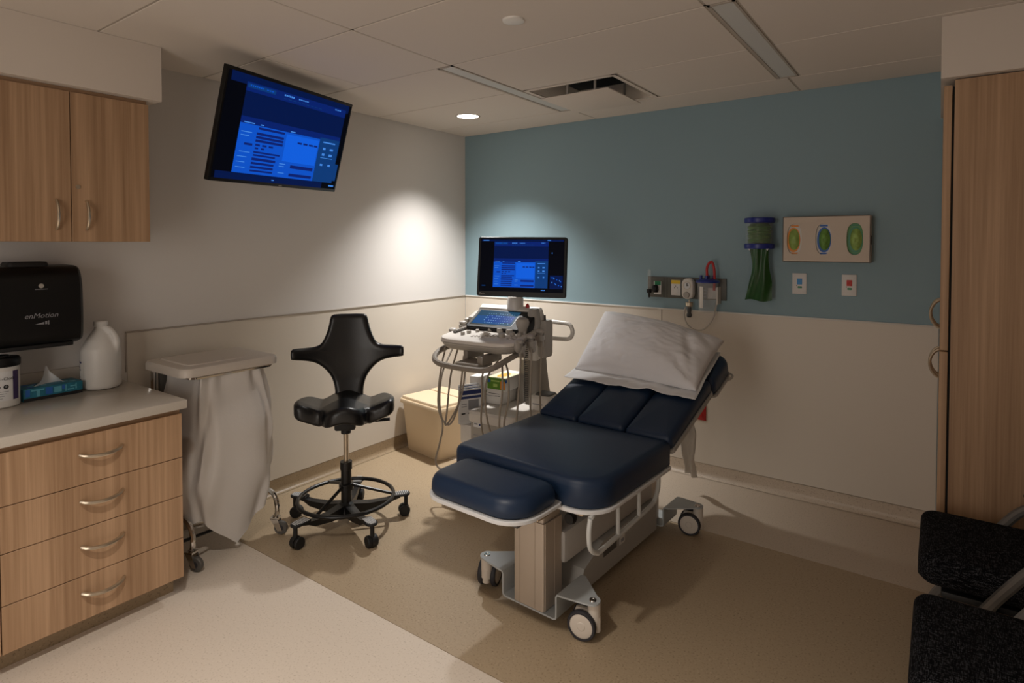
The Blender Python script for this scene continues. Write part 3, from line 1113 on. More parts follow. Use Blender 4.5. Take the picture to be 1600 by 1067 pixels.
# local -y points towards the camera
RL = 0.305
b = MB()
b.lathe([(0.0, 0.055), (0.048, 0.055), (0.05, 0.07), (0.040, 0.115), (0.028, 0.125), (0.028, 0.30), (0.032, 0.302), (0.032, 0.345), (0.0, 0.345)], 24)
b.build('column', M_blackmetal, t)
MB().lathe([(0.0, 0.34), (0.0135, 0.34), (0.0135, 0.52), (0, 0.52)], 20).build('gas_lift', M_steel, t)
wa = [-88, -16, 56, 128, 200]
for a in wa:
    al_ = a - 48 + 0
    M = RZ(al_)
    lg = MB(M)
    vs = []
    for (x, w, zl, zh) in ((0.02, 0.026, 0.058, 0.118), (0.12, 0.023, 0.062, 0.105), (0.22, 0.019, 0.078, 0.108), (0.255, 0.018, 0.098, 0.116), (0.29, 0.02, 0.108, 0.12)):
        vs += [(x, -w, zl), (x, w, zl), (x, w, zh), (x, -w, zh)]
    fs = [(k * 4 + i, k * 4 + (i + 1) % 4, (k + 1) * 4 + (i + 1) % 4, (k + 1) * 4 + i) for k in range(4) for i in range(4)] + [(0, 1, 2, 3), (19, 18, 17, 16)]
    lg.add(vs, fs)
    lo = lg.build('leg', M_blackmetal, t)
    p = MB(M)
    po = [(0.245, -0.02), (0.30, -0.03)] + [(0.318 + 0.030 * math.cos(math.radians(q)), 0.030 * math.sin(math.radians(q))) for q in range(-80, 81, 20)] + [(0.30, 0.03), (0.245, 0.02)]
    p.loft(po, [(0, 0.116), (0, 0.124), (0.003, 0.127)])
    pad = p.build('foot_pad', M_blackmat, lo)
    r_ = MB(M)
    for k in range(8):
        x = 0.258 + k * 0.0105
        w = 0.024 if k < 6 else 0.02 - 0.005 * (k - 6)
        r_.box(x, x + 0.005, -w, w, 0.126, 0.1300)
    r_.build('grip_rib', mat('grey_grip', '#c9c9c9', 0.45), lo)
    c = MB(M)
    for s in (-1, 1):
        c.lathe([(0.006, -0.011), (0.027, -0.011), (0.030, -0.007), (0.030, 0.007), (0.027, 0.011), (0.006, 0.011)], 20, 0, True, (0.315, s * 0.0165, 0.030), 'y')
    c.lathe([(0.012, -0.026), (0.012, 0.026)], 12, 0, True, (0.315, 0, 0.030), 'y')
    c.build('caster_wheel', M_blackmat, t)
    f = MB(M)
    f.lathe([(0.033, -0.008), (0.033, 0.008)], 16, 0, True, (0.315, 0, 0.030), 'y', math.radians(-10), math.radians(175))
    f.cyl((0.325, 0, 0.058), 0.011, 0.06, 12)
    f.build('caster_fork', M_blackmat, t)
b = MB()
ZR = 0.150
b.tube([(0.252 * math.cos(2 * PI * i / 56), 0.252 * math.sin(2 * PI * i / 56), ZR) for i in range(56)], 0.0105, 10, closed=True)
b.build('foot_ring', M_blackmetal, t)
for a in (-45, 75, 195):
    c_, s_ = math.cos(math.radians(a - 48 + 90)), math.sin(math.radians(a - 48 + 90))
    MB().tube([(0.03 * c_, 0.03 * s_, 0.215), (0.13 * c_, 0.13 * s_, 0.185), (0.25 * c_, 0.25 * s_, ZR)], 0.0085, 8).build('ring_strut', M_blackmetal, t)
MB().lathe([(0.028, 0.19), (0.039, 0.192), (0.039, 0.225), (0.028, 0.228)], 20).build('ring_collar', M_blackmetal, t)
b = MB()
b.box(-0.055, 0.055, -0.085, 0.13, 0.535, 0.585, bev=0.012)
b.cyl((0, 0, 0.50), 0.026, 0.05, 16)
b.build('tilt_mechanism', M_blackmat, t)
for z, y in ((0.556, -0.02), (0.548, 0.03)):
    MB().tube([(0.03, y, z + 0.005), (0.13, y, z + 0.004), (0.235, y, z + 0.008)], 0.006, 8).build('lever', M_blackmat, t)


# seat: saddle shaped
def saddle_out():
    P = [(0, -0.19), (0.055, -0.185), (0.095, -0.16), (0.115, -0.12), (0.15, -0.11), (0.215, -0.125), (0.252, -0.105), (0.26, -0.03), (0.24, 0.06), (0.20, 0.13), (0.12, 0.165), (0, 0.17)]
    return [(x, y) for x, y in P] + [(-x, y) for x, y in reversed(P[1:-1])]


so = [(p.x, p.y) for p in smooth_path([(x, y, 0) for x, y in saddle_out()], 4, True)]
b = MB()
b.loft(so, [(0.014, 0.0), (0.0, 0.014), (0.0, 0.066), (0.018, 0.084)])


def seat_bend(p):
    x, y, z = p
    ax_ = abs(x)
    k = 0.040 * math.exp(-(x / 0.095) ** 2) - 0.012 * math.exp(-((ax_ - 0.13) / 0.05) ** 2) + 0.042 * max(0, (ax_ - 0.13) / 0.12)
    fr = max(0.0, -(y + 0.05)) / 0.14
    k += -0.022 * fr * (1 if ax_ < 0.11 else 0.4) + 0.012 * max(0, y)
    return Vector((x, y, z + k + 0.578))


organic(b, 'seat', M_leather, t, 0.007, 8, seat_bend)

# backrest: winged cross shape in xz
P = [(0.0, 1.145), (0.086, 1.143), (0.104, 1.12), (0.117, 1.06), (0.150, 0.985), (0.20, 0.968), (0.285, 0.970), (0.302, 0.962), (0.302, 0.912), (0.285, 0.905), (0.20, 0.885), (0.145, 0.85), (0.10, 0.79), (0.08, 0.72), (0.076, 0.62), (0.06, 0.60), (0.0, 0.60)]
po = [(x, z) for x, z in P] + [(-x, z) for x, z in reversed(P[1:-1])]
po = [(p.x, p.y) for p in smooth_path([(x, z, 0) for x, z in po], 3, True)]
po.reverse()
b = MB(RX(90))
b.loft(po, [(0.02, -0.026), (0.004, -0.014), (0.0, 0.0), (0.004, 0.014), (0.02, 0.026)])


def back_bend(p):
    x, y, z = p
    y2 = 0.160 + y - 1.1 * x * x + 0.28 * max(0, 0.78 - z) ** 1.4 * -2.0 + 0.04 * max(0, z - 0.95)
    return Vector((x + 0.012, y2, z - 0.012))


organic(b, 'backrest', M_leather, t, 0.007, 8, back_bend)
MB().tube(smooth_path([(0.01, 0.20, 0.80), (0.01, 0.19, 0.70), (0.005, 0.15, 0.60), (0, 0.10, 0.56)], 4), 0.022, 10).build('back_bar', M_blackmat, t)


# ------------------------------------------------------------------ ultrasound machine
US = thing('ultrasound_machine', 'white wheeled ultrasound machine with lit screen and hanging probe cables', 'ultrasound', (1.13, -0.95, 0), 4)
b = MB()
b.loft(rr(-0.25, 0.25, -0.34, 0.36, 0.06), [(0.01, 0.085), (0, 0.095), (0, 0.15), (0.02, 0.19), (0.06, 0.20)])
b.build('base', M_us_white, US)
for x, y, yw in ((-0.20, -0.27, 40), (0.20, -0.27, 60), (-0.2, 0.29, 20), (0.2, 0.29, 100)):
    caster(US, x, y, 0, 0.045, 0.03, yw, (M_us_dark, M_us_grey, M_us_grey), top=0.1)
b = MB()
b.loft(rr(-0.165, 0.165, -0.16, 0.34, 0.03), [(0, 0.19), (0.0, 0.46)], 1)
b.loft(rr(-0.172, 0.172, -0.175, 0.345, 0.035), [(0.006, 0.455), (0, 0.462), (0, 0.505), (0.012, 0.52)], 0)
b.build('body', [M_us_white, M_us_grey], US)
b = MB()
b.box(-0.13, -0.07, -0.1618, -0.160, 0.425, 0.452, 0)
b.box(-0.125, -0.10, -0.1624, -0.1615, 0.44, 0.449, 1)
b.box(-0.092, -0.075, -0.1624, -0.1615, 0.436, 0.449, 2)
b.box(-0.13, 0.05, -0.1618, -0.160, 0.375, 0.378, 1)
b.box(-0.135, -0.02, -0.1615, -0.160, 0.31, 0.34, 3)
b.box(0.07, 0.14, -0.1618, -0.160, 0.40, 0.404, 1)
b.build('front_marking', [M_paper, M_print_grey, M_print_navy, M_us_dark], US)
b = MB()
b.box(-0.165 - 0.085, -0.165, -0.14, 0.10, 0.30, 0.42, bev=0.012)
b.build('side_pocket', M_us_white, US)
# column
b = MB(T(0.045, 0.26, 0))
b.loft(rr(-0.075, 0.075, -0.07, 0.07, 0.03), [(-0.03, 0.5), (-0.012, 0.62), (-0.002, 0.70), (0.006, 0.80)])
b.build('column_sleeve', M_col_grey, US)
b = MB(T(0.042, 0.26, 0))
b.loft(rr(-0.085, 0.075, -0.09, 0.075, 0.025), [(0.01, 0.79), (0, 0.80), (0, 0.93), (0.01, 0.945)])
b.loft(rr(-0.05, 0.05, -0.05, 0.05, 0.02), [(0, 0.94), (0, 1.03)])
b.build('column_head', M_us_white, US)
# swing arm from the column to the console
b = MB()
b.tube([(0.06, 0.24, 0.975), (0.03, 0.10, 0.965), (-0.01, -0.08, 0.945)], [0.05, 0.055, 0.06], 12, flat=0.55)
b.build('swing_arm', M_us_dark, US)
b = MB()
for z in (1.035, 0.925):
    pass
hp = [(0.08, 0.31, 1.028), (0.22, 0.31, 1.026), (0.275, 0.31, 1.02), (0.298, 0.31, 0.99), (0.298, 0.31, 0.955), (0.275, 0.31, 0.928), (0.22, 0.31, 0.922), (0.08, 0.31, 0.922)]
b.tube(smooth_path(hp, 5), 0.0135, 10)
b.build('rear_handle', M_us_white, US)

# console
CON = T(-0.005, -0.36, 0.948) @ RX(7)
cp_ = [(-0.20, 0.012), (-0.10, 0.0), (0.10, 0.0), (0.20, 0.012), (0.25, 0.05), (0.262, 0.10), (0.255, 0.26), (0.235, 0.33), (0.20, 0.345), (-0.20, 0.345), (-0.235, 0.33), (-0.255, 0.26), (-0.262, 0.10), (-0.25, 0.05)]
cpo = [(p.x, p.y) for p in smooth_path([(x, y, 0) for x, y in cp_], 3, True)]
b = MB(CON)
b.loft(cpo, [(0.006, 0.0), (0, 0.006), (0, 0.022), (0.004, 0.03), (0.012, 0.034)], 0)
b.loft(cpo, [(0.07, -0.045), (0.03, -0.035), (0.008, -0.012), (0.006, 0.0)], 1)
b.build('console', [M_us_white, M_us_grey], US)
con = US.children[-1]
b = MB(CON)
b.loft(cpo, [(0.0, 0.0045), (-0.004, 0.006), (-0.004, 0.012), (0.0, 0.0135)], 0, capb=False, capt=False)
b.build('console_bumper', M_us_grey, US)
for (x, y, r_, h_) in ((-0.02, 0.235, 0.019, 0.022), (0.055, 0.225, 0.021, 0.024), (0.125, 0.215, 0.021, 0.024), (0.165, 0.18, 0.017, 0.02), (0.21, 0.18, 0.014, 0.018), (0.125, 0.13, 0.019, 0.022), (-0.085, 0.19, 0.012, 0.015), (-0.12, 0.15, 0.013, 0.016), (-0.135, 0.11, 0.013, 0.016), (0.22, 0.225, 0.011, 0.018)):
    k = MB(CON @ T(x, y, 0.034))
    k.lathe([(r_, 0), (r_, h_ * 0.75), (r_ * 0.88, h_), (0, h_ * 1.02)], 18)
    k.build('knob', M_us_grey, con)
for i in range(9):
    k = MB(CON @ T(-0.12 + i * 0.042, 0.285, 0.034))
    k.lathe([(0.0085, 0), (0.0085, 0.012), (0.007, 0.016), (0, 0.016)], 12)
    k.build('key_knob', M_us_dark, con)
b = MB(CON @ T(0.0, 0.15, 0.034))
b.lathe([(0.030, -0.001), (0.034, 0.001), (0.030, 0.004)], 24, cap=False)
b.ball((0, 0, -0.006), 0.0255, m=1)
b.build('trackball', [M_us_grey, mat('trackball_grey', '#c9c3ba', 0.2)], con)
b = MB(CON @ T(-0.205, 0.12, 0.034) @ RZ(-6))
b.box(-0.012, 0.012, 0.0, 0.125, 0, 0.012, bev=0.003)
for i in range(8):
    b.box(-0.009, 0.009, 0.006 + i * 0.0145, 0.014 + i * 0.0145, 0.012, 0.017, 1)
b.build('slider_bank', [M_us_dark, M_us_grey], con)
b = MB(CON)
rnd = random.Random(3)
for (x, y) in [(-0.06 + 0.022 * i, 0.10 - 0.018 * j + 0.004 * i) for i in range(9) for j in range(2)] + [(0.05 + 0.021 * i, 0.165 - 0.02 * j) for i in range(3) for j in range(2)] + [(0.17 + 0.02 * i, 0.14 - 0.018 * j) for i in range(3) for j in range(3)] + [(-0.1 + 0.02 * i, 0.245) for i in range(3)]:
    b.box(x, x + 0.012, y, y + 0.008, 0.033, 0.0375, rnd.choice((0, 0, 1)), bev=0.001, seg=1)
b.build('key_field', [M_us_white, M_us_grey], con)
con.children[-1]['kind'] = 'stuff'
# touch panel with its housing
TPM = T(0.005, -0.125, 1.02) @ RX(30)
b = MB(TPM)
b.loft(rr(-0.205, 0.215, -0.02, 0.175, 0.02), [(0.01, -0.05), (0, -0.02), (0, 0.018), (0.005, 0.024)], 0)
b.build('touch_housing', M_blackmat, US)
b = MB(TPM)
b.loft(rr(-0.215, 0.225, 0.155, 0.215, 0.015), [(0.01, -0.09), (0, -0.07), (0, 0.02), (0.012, 0.032)], 0)
b.build('housing_cap', M_us_white, US)
b = MB(TPM)
tx0, tx1, ty0, ty1 = -0.185, 0.115, 0.005, 0.152
b.box(tx0, tx1, ty0, ty1, 0.022, 0.0252, 0)
b.box(tx0 + 0.006, tx1 - 0.006, ty0 + 0.005, ty1 - 0.005, 0.0248, 0.0256, 1)
b.box(tx0 + 0.012, tx1 - 0.09, ty0 + 0.012, ty1 - 0.06, 0.0253, 0.0258, 2)
b.box(tx0 + 0.09, tx1 - 0.02, ty0 + 0.03, ty1 - 0.05, 0.0255, 0.0260, 3)
for j in range(5):
    for i in range(12):
        if (i * 7 + j * 3) % 5:
            b.box(tx0 + 0.08 + i * 0.0165, tx0 + 0.085 + i * 0.0165, ty0 + 0.022 + j * 0.022, ty0 + 0.0255 + j * 0.022, 0.0258, 0.0262, 4)
b.build('touch_screen', [M_black, emit_mat('touch_teal', '#1f3f56', 1.0), emit_mat('touch_blue', '#174274', 1.0), emit_mat('touch_deep', '#0c3778', 1.0), emit_mat('touch_text', '#88b4e0', 1.0)], US)
# monitor stem and monitor
b = MB()
b.lathe([(0.045, 1.125), (0.05, 1.13), (0.05, 1.195), (0.044, 1.205), (0.03, 1.21), (0.03, 1.22)], 24, c=(0.045, 0.035, 0))
b.build('monitor_stem', M_us_white, US)
ma = math.radians(4)
wc = Vector((1.292, -1.016, 1.394)) - Vector((1.13, -0.95, 0))
lc = RZ(-4) @ wc
MON = T(lc.x, lc.y, lc.z) @ RZ(21.9 - 4) @ RX(-7.3) @ RY(0.5)
MWd, MHt = 0.534, 0.353
b = MB(MON @ RX(90))
b.loft(rr(-MWd / 2, MWd / 2, -MHt / 2, MHt / 2, 0.014), [(0.012, -0.045), (0.004, -0.03), (0, -0.02), (0, 0.004), (0.003, 0.008)])
b.build('monitor_casing', M_black, US)
b = MB(MON)
rects = [(0, 0, 1, 1, 'k'), (0.01, 0.01, 0.99, 0.045, 'n')] + menu(0.165, 0.815, 0.05, 0.92) + [(0.84, 0.68, 0.99, 0.93, 'n'), (0.03, 0.02, 0.1, 0.035, 'w'), (0.8, 0.015, 0.84, 0.028, 'w'), (0.855, 0.25, 0.862, 0.275, 'w'), (0.03, 0.885, 0.075, 0.9, 't'), (0.74, 0.955, 0.79, 0.972, 'w')]
for i in range(11):
    u = 0.85 + 0.011 * (i * 5 % 12)
    v = 0.71 + 0.018 * (i * 7 % 10)
    rects.append((u, v, u + 0.011, v + 0.02, 'w' if i % 2 else 'b'))
ui(b, MWd - 0.03, MHt - 0.042, rects, -0.0083)
b.M = MON
for i in range(len(b.v)):
    pass
so_ = b.build('screen', [SCR[k] for k in 'knhbltdw'], US)
so_.location = (MON.to_3x3() @ Vector((0, 0, 0.008)))
text('Canon', 'lettering', 0.013, M_us_grey, US, MON @ T(-MWd / 2 + 0.034, -0.0085, -MHt / 2 + 0.016) @ UP)
b = MB()
b.tube([MON @ Vector((0, 0.04, -0.02)), MON @ Vector((0, 0.075, -0.10)), Vector((0.05, 0.055, 1.215))], 0.03, 12)
b.build('monitor_neck', M_us_white, US)
# front handle loop under the console
hp = [(-0.235, -0.20, 0.925), (-0.255, -0.31, 0.905), (-0.245, -0.385, 0.88), (-0.20, -0.425, 0.855), (-0.10, -0.44, 0.845), (0.05, -0.44, 0.842), (0.13, -0.43, 0.845), (0.18, -0.40, 0.86), (0.215, -0.31, 0.895), (0.235, -0.20, 0.92)]
MB().tube(smooth_path(hp, 5), 0.0165, 10).build('front_handle', M_us_handle, US)
b = MB()
b.loft(rr(-0.07, 0.09, -0.43, -0.28, 0.01), [(0.004, 0.842), (0, 0.846), (0, 0.866), (0.004, 0.87)])
b.box(-0.09, -0.06, -0.32, -0.15, 0.86, 0.92, bev=0.006)
b.box(0.06, 0.10, -0.40, -0.2, 0.86, 0.91, bev=0.008)
b.build('cable_hook_rail', M_us_handle, US)


# probes, holders and cables
def cable(pts, r=0.0055, name='probe_cable', m=None):
    return MB().tube(smooth_path(pts, 7), r, 7).build(name, m or M_cable, US)


def probe(x, y, z, tilt, tall=0.10):
    M = T(x, y, z) @ RX(tilt)
    b = MB(M)
    b.loft(rr(-0.020, 0.020, -0.014, 0.014, 0.012), [(0.004, -0.03), (0, -0.02), (0, tall * 0.35), (0.004, tall * 0.45), (-0.006, tall * 0.6), (-0.002, tall * 0.7), (0.008, tall * 0.75)])
    b.build('transducer', M_us_grey, US)
    h_ = MB(M)
    h_.lathe([(0.025, 0.012), (0.028, 0.012), (0.028, 0.04), (0.025, 0.04), (0.025, 0.012)], 18, cap=False)
    h_.build('probe_holder', M_us_grey, US)


for (x, y, z, ti) in ((0.272, -0.27, 0.935, 20), (0.285, -0.18, 0.95, 15), (0.285, -0.08, 0.965, 8)):
    probe(x, y, z, ti)
for (x, y, z, ti) in ((-0.27, -0.17, 0.955, 15), (-0.27, -0.07, 0.985, 8)):
    probe(x, y, z, ti, 0.085)
b = MB(T(-0.235, 0.02, 1.03) @ RX(20))
b.loft(rr(-0.022, 0.022, -0.05, 0.05, 0.01), [(0.003, 0), (0, 0.004), (0, 0.055), (0.004, 0.06)])
b.box(-0.045, -0.02, -0.06, -0.035, -0.02, 0.05, bev=0.004)
b.build('side_bracket', M_us_grey, US)
b = MB(T(0.262, -0.285, 0.965) @ RZ(20))
b.ball((0, 0, 0), 0.026, 0.045, 0.036)
b.build('corner_pod', M_us_grey, US)
# gel bottle warmer and side bracket right of the touch panel
b = MB(T(0.195, 0.0, 1.03))
b.loft(rr(-0.03, 0.035, -0.04, 0.045, 0.03), [(0.006, -0.05), (0, -0.03), (0, 0.09), (0.012, 0.115)])
b.build('gel_warmer', M_us_grey, US)
b = MB(T(0.195, -0.13, 1.0))
b.lathe([(0.0, 0.0), (0.024, 0.0), (0.028, 0.04), (0.036, 0.055), (0.040, 0.075), (0.034, 0.095), (0.015, 0.105), (0, 0.106)], 22)
b.build('round_transducer', M_us_grey, US)
b = MB(T(0.235, 0.07, 0.92))
b.loft(rr(-0.03, 0.03, -0.05, 0.05, 0.015), [(0.005, -0.07), (0, -0.05), (0, 0.12), (0.006, 0.15)])
b.build('scanner_pod', M_us_grey, US)
MB().tube([(0.235, 0.07, 1.06), (0.235, 0.065, 1.10)], 0.006, 8).build('pod_antenna', M_us_dark, US)
b = MB(T(0.075, 0.02, 1.155))
b.ball((0, 0, 0.0), 0.011, 0.009, 0.017)
b.M = T(0.135, 0.03, 1.15)
b.ball((0, 0, 0), 0.012, 0.01, 0.018)
b.v = b.v[len(b.v) // 2:]
b.f = b.f[:len(b.f) // 2]
b.mi = b.mi[:len(b.f)]
b.sm = b.sm[:len(b.f)]
b.build('red_clip', M_red, US)
# left bunch of cables
cable([(-0.285, -0.19, 0.94), (-0.29, -0.24, 0.87), (-0.28, -0.30, 0.72), (-0.275, -0.32, 0.58), (-0.24, -0.33, 0.50), (-0.19, -0.32, 0.47), (-0.15, -0.30, 0.56), (-0.12, -0.30, 0.72), (-0.10, -0.30, 0.88)])
cable([(-0.285, -0.07, 0.98), (-0.29, -0.18, 0.86), (-0.265, -0.30, 0.74), (-0.255, -0.33, 0.58), (-0.225, -0.34, 0.46), (-0.24, -0.35, 0.36), (-0.27, -0.35, 0.26), (-0.262, -0.34, 0.21), (-0.22, -0.32, 0.19)])
cable([(-0.20, -0.22, 0.91), (-0.195, -0.30, 0.76), (-0.20, -0.33, 0.56), (-0.205, -0.34, 0.47), (-0.17, -0.32, 0.52), (-0.12, -0.30, 0.64), (-0.09, -0.30, 0.8), (-0.09, -0.29, 0.89)])
cable([(-0.16, -0.2, 0.90), (-0.20, -0.30, 0.94), (-0.25, -0.30, 0.90), (-0.27, -0.26, 0.88)], 0.0045)
# middle and right cables
cable([(0.10, -0.30, 0.88), (0.06, -0.34, 0.80), (0.055, -0.34, 0.66), (0.035, -0.32, 0.52), (0.03, -0.28, 0.42), (0.04, -0.2, 0.40)])
cable([(0.13, -0.28, 0.88), (0.085, -0.33, 0.78), (0.07, -0.33, 0.64), (0.08, -0.31, 0.5), (0.085, -0.25, 0.41), (0.08, -0.18, 0.40)])
cable([(0.15, -0.28, 0.86), (0.185, -0.33, 0.82), (0.19, -0.34, 0.70), (0.165, -0.33, 0.56), (0.15, -0.30, 0.42), (0.12, -0.2, 0.38)])
cable([(0.17, -0.28, 0.87), (0.215, -0.32, 0.82), (0.225, -0.33, 0.68), (0.19, -0.32, 0.54), (0.165, -0.28, 0.42), (0.14, -0.18, 0.38)])
cable([(0.285, -0.30, 0.93), (0.285, -0.31, 0.80), (0.275, -0.32, 0.62), (0.25, -0.30, 0.45), (0.2, -0.2, 0.36), (0.16, -0.15, 0.36)])
cable([(0.295, -0.20, 0.94), (0.298, -0.21, 0.80), (0.30, -0.22, 0.62), (0.30, -0.2, 0.46), (0.22, -0.1, 0.38), (0.16, -0.05, 0.38)])
cable([(0.30, -0.09, 0.97), (0.300, -0.1, 0.82), (0.295, -0.10, 0.62), (0.28, -0.06, 0.48), (0.2, 0.0, 0.42), (0.16, 0.02, 0.42)])
hel = []
for i in range(240):
    a = 2 * PI * i / 8
    z = 0.93 - 0.40 * i / 240
    hel.append((0.05 + 0.012 * math.cos(a), 0.155 + 0.012 * math.sin(a), z))
MB().tube(hel, 0.0028, 5).build('coiled_cord', M_us_dark, US)
# small grey device beside the column
b = MB(T(0.19, 0.14, 0))
b.loft(rr(-0.07, 0.07, -0.075, 0.075, 0.018), [(0, 0.515), (0, 0.585), (0.012, 0.60)], 0)
b.loft(rr(-0.045, 0.06, -0.045, 0.06, 0.018), [(0, 0.6), (0.004, 0.608), (0.02, 0.612)], 1)
b.box(-0.04, 0.03, -0.0765, -0.0745, 0.55, 0.556, 2)
b.build('printer_module', [M_us_white, M_us_dark, M_print_grey], US)

# things lying on the machine
usM = T(1.13, -0.95, 0) @ RZ(4)


def onus(x, y, z):
    p = usM @ Vector((x, y, z))
    return (p.x, p.y, p.z)


def box_thing(name, label, cat, loc, rz, sx, sy, sz):
    t = thing(name, label, cat, loc, rz)
    return t


t = thing('glove_carton', 'plain white carton on the ultrasound base under the green glove box', 'carton', onus(-0.115, 0.145, 0.523), 4)
MB().box(-0.062, 0.066, -0.122, 0.122, 0, 0.085, bev=0.0015).build('carton', M_carton, t)
b = MB()
b.box(-0.05, 0.03, -0.1230, -0.1215, 0.05, 0.053, 0)
b.box(-0.03, 0.05, -0.1230, -0.1215, 0.066, 0.069, 1)
b.box(0.02, 0.055, -0.1230, -0.1215, 0.052, 0.055, 1)
b.box(-0.06, -0.045, -0.1230, -0.1215, 0.07, 0.083, 2)
b.build('carton_print', [M_print_grey, M_print_blk, M_green_box], t)
t = thing('exam_glove_box', 'green and orange printed glove box on top of the white carton', 'glove box', onus(-0.082, 0.135, 0.6095), 4)
b = MB()
b.box(-0.065, 0.065, -0.122, 0.122, 0, 0.083, 0, bev=0.0015)
b.box(-0.0655, 0.0648, -0.1235, -0.1215, 0.012, 0.0835, 1)
b.box(0.032, 0.0655, -0.1242, -0.1214, 0.016, 0.066, 2)
b.box(-0.064, 0.064, -0.121, 0.05, 0.0826, 0.0840, 3)
b.box(0.0648, 0.0660, 0.07, 0.121, 0.012, 0.083, 2)
b.box(-0.06, -0.042, -0.1245, -0.1214, 0.052, 0.072, 4)
b.box(-0.02, 0.01, -0.1245, -0.1214, 0.026, 0.046, 5)
b.box(-0.035, 0.026, -0.1245, -0.1214, 0.06, 0.068, 5)
b.box(0.0648, 0.0658, -0.121, -0.10, 0.055, 0.075, 4)
b.build('carton', [M_carton, M_green_box, M_orange, mat('pale_print', '#d9d3b0', 0.5), M_blue_print, mat('pale_green_print', '#a8c46a', 0.5)], t)
b = MB(T(0, -0.03, 0.084))
b.lathe([(0.0, 0.0004), (0.04, 0.0004), (0.04, 0.0)], 24)
for i in range(len(b.v)):
    x, y, z = b.v[i]
    b.v[i] = (x * 0.8, y * 1.6 - 0.03 * (1 - 1.6), z)
b.build('tear_opening', mat('orange_yellow_print', '#d9a23c', 0.5), t)
t = thing('probe_cover_carton', 'small plain white carton standing behind the blue and white leaflets', 'carton', onus(-0.208, 0.02, 0.422), 8)
MB().box(-0.04, 0.04, -0.06, 0.08, 0, 0.275, bev=0.002).build('carton', M_carton, t)
t = thing('leaflet_stack', 'upright blue and white printed leaflets in the side pocket', 'leaflets', onus(-0.205, -0.095, 0.422), 4 + 60)
for k in range(3):
    b = MB()
    y = -0.02 + 0.012 * k
    b.box(-0.075, 0.075, y, y + 0.003, 0, 0.215 + 0.012 * k, 0)
    b.box(-0.073, 0.073, y - 0.0006, y + 0.0004, 0.18 + 0.012 * k, 0.205 + 0.012 * k, 1)
    if k == 0:
        b.box(-0.07, 0.07, y - 0.0008, y, 0.155, 0.17, 1)
        b.box(-0.02, 0.05, y - 0.0008, y, 0.085, 0.145, 2)
        b.box(-0.065, -0.03, y - 0.0008, y, 0.12, 0.125, 2)
        b.box(-0.065, -0.03, y - 0.0008, y, 0.105, 0.11, 2)
        b.box(-0.065, -0.04, y - 0.0008, y, 0.06, 0.068, 3)
        b.box(-0.02, 0.0, y - 0.0008, y, 0.06, 0.068, 3)
    b.build('leaflet', [M_paper, M_print_navy, M_print_grey, M_print_blk], t)

# ------------------------------------------------------------------ examination couch
BED = thing('exam_couch', 'navy vinyl examination couch with raised back on a wheeled grey base', 'exam bed', (1.945, -1.900, 0), -math.degrees(0.05))


def pad(M, x0, x1, y0, y1, r, z0, z1, e, name, crown=0.004, seg=7):
    b = MB(M)
    b.loft(rr(x0, x1, y0, y1, r, seg), soft(z0, z1, e), crown=crown)
    return b.build(name, M_navy, BED, auto=60)


I4 = Matrix.Identity(4)
pad(I4, -0.372, 0.36, -0.07, 0.568, (0.055, 0.13, 0.02, 0.02), 0.547, 0.660, 0.034, 'seat_cushion')
b = MB()
b.loft(rr(-0.378, 0.366, -0.077, 0.57, (0.06, 0.135, 0.02, 0.02)), [(0.004, 0.532), (0, 0.535), (0, 0.545), (0.004, 0.548)])
b.build('seat_tray', M_trim_white, BED)
FT = T(-0.020, 0.012, -0.014)
pad(FT, -0.252, 0.226, -0.352, -0.085, (0.10, 0.12, 0.06, 0.06), 0.577, 0.655, 0.045, 'foot_cushion')
b = MB(FT)
b.loft(rr(-0.258, 0.232, -0.359, -0.06, (0.105, 0.125, 0.05, 0.05)), [(0.004, 0.562), (0, 0.565), (0, 0.575), (0.004, 0.578)])
b.build('foot_tray', M_trim_white, BED)
INC = T(0, 0.572, 0.607) @ RX(19)
for (x0, x1) in ((-0.36, -0.132), (-0.128, 0.128), (0.132, 0.36)):
    pad(INC, x0, x1, 0.0, 0.525, 0.022, 0.004, 0.072 + (0.006 if abs(x0) < 0.13 else 0), 0.028, 'back_cushion', 0.006)
b = MB(INC)
b.loft(rr(-0.358, 0.366, 0.0, 0.525, 0.02), [(0, -0.012), (0, 0.006)])
b.build('back_tray', M_bed_beam, BED)
pad(INC, -0.35, 0.366, 0.535, 0.825, (0.03, 0.03, 0.09, 0.09), -0.030, 0.064, 0.035, 'head_cushion')
b = MB(INC)
b.loft(rr(-0.352, 0.370, 0.532, 0.829, (0.03, 0.03, 0.09, 0.09)), [(0, -0.042), (0, -0.029)])
b.box(-0.15, 0.15, 0.35, 0.70, -0.05, -0.012)
b.build('head_tray', M_bed_beam, BED)
b = MB(INC)
b.tube(smooth_path([(0.30, 0.70, -0.05), (0.345, 0.72, -0.05), (0.372, 0.745, -0.048), (0.375, 0.78, -0.046), (0.345, 0.80, -0.046), (0.31, 0.805, -0.048)], 4), 0.006, 8)
b.build('paper_roll_bracket', M_us_grey, BED)
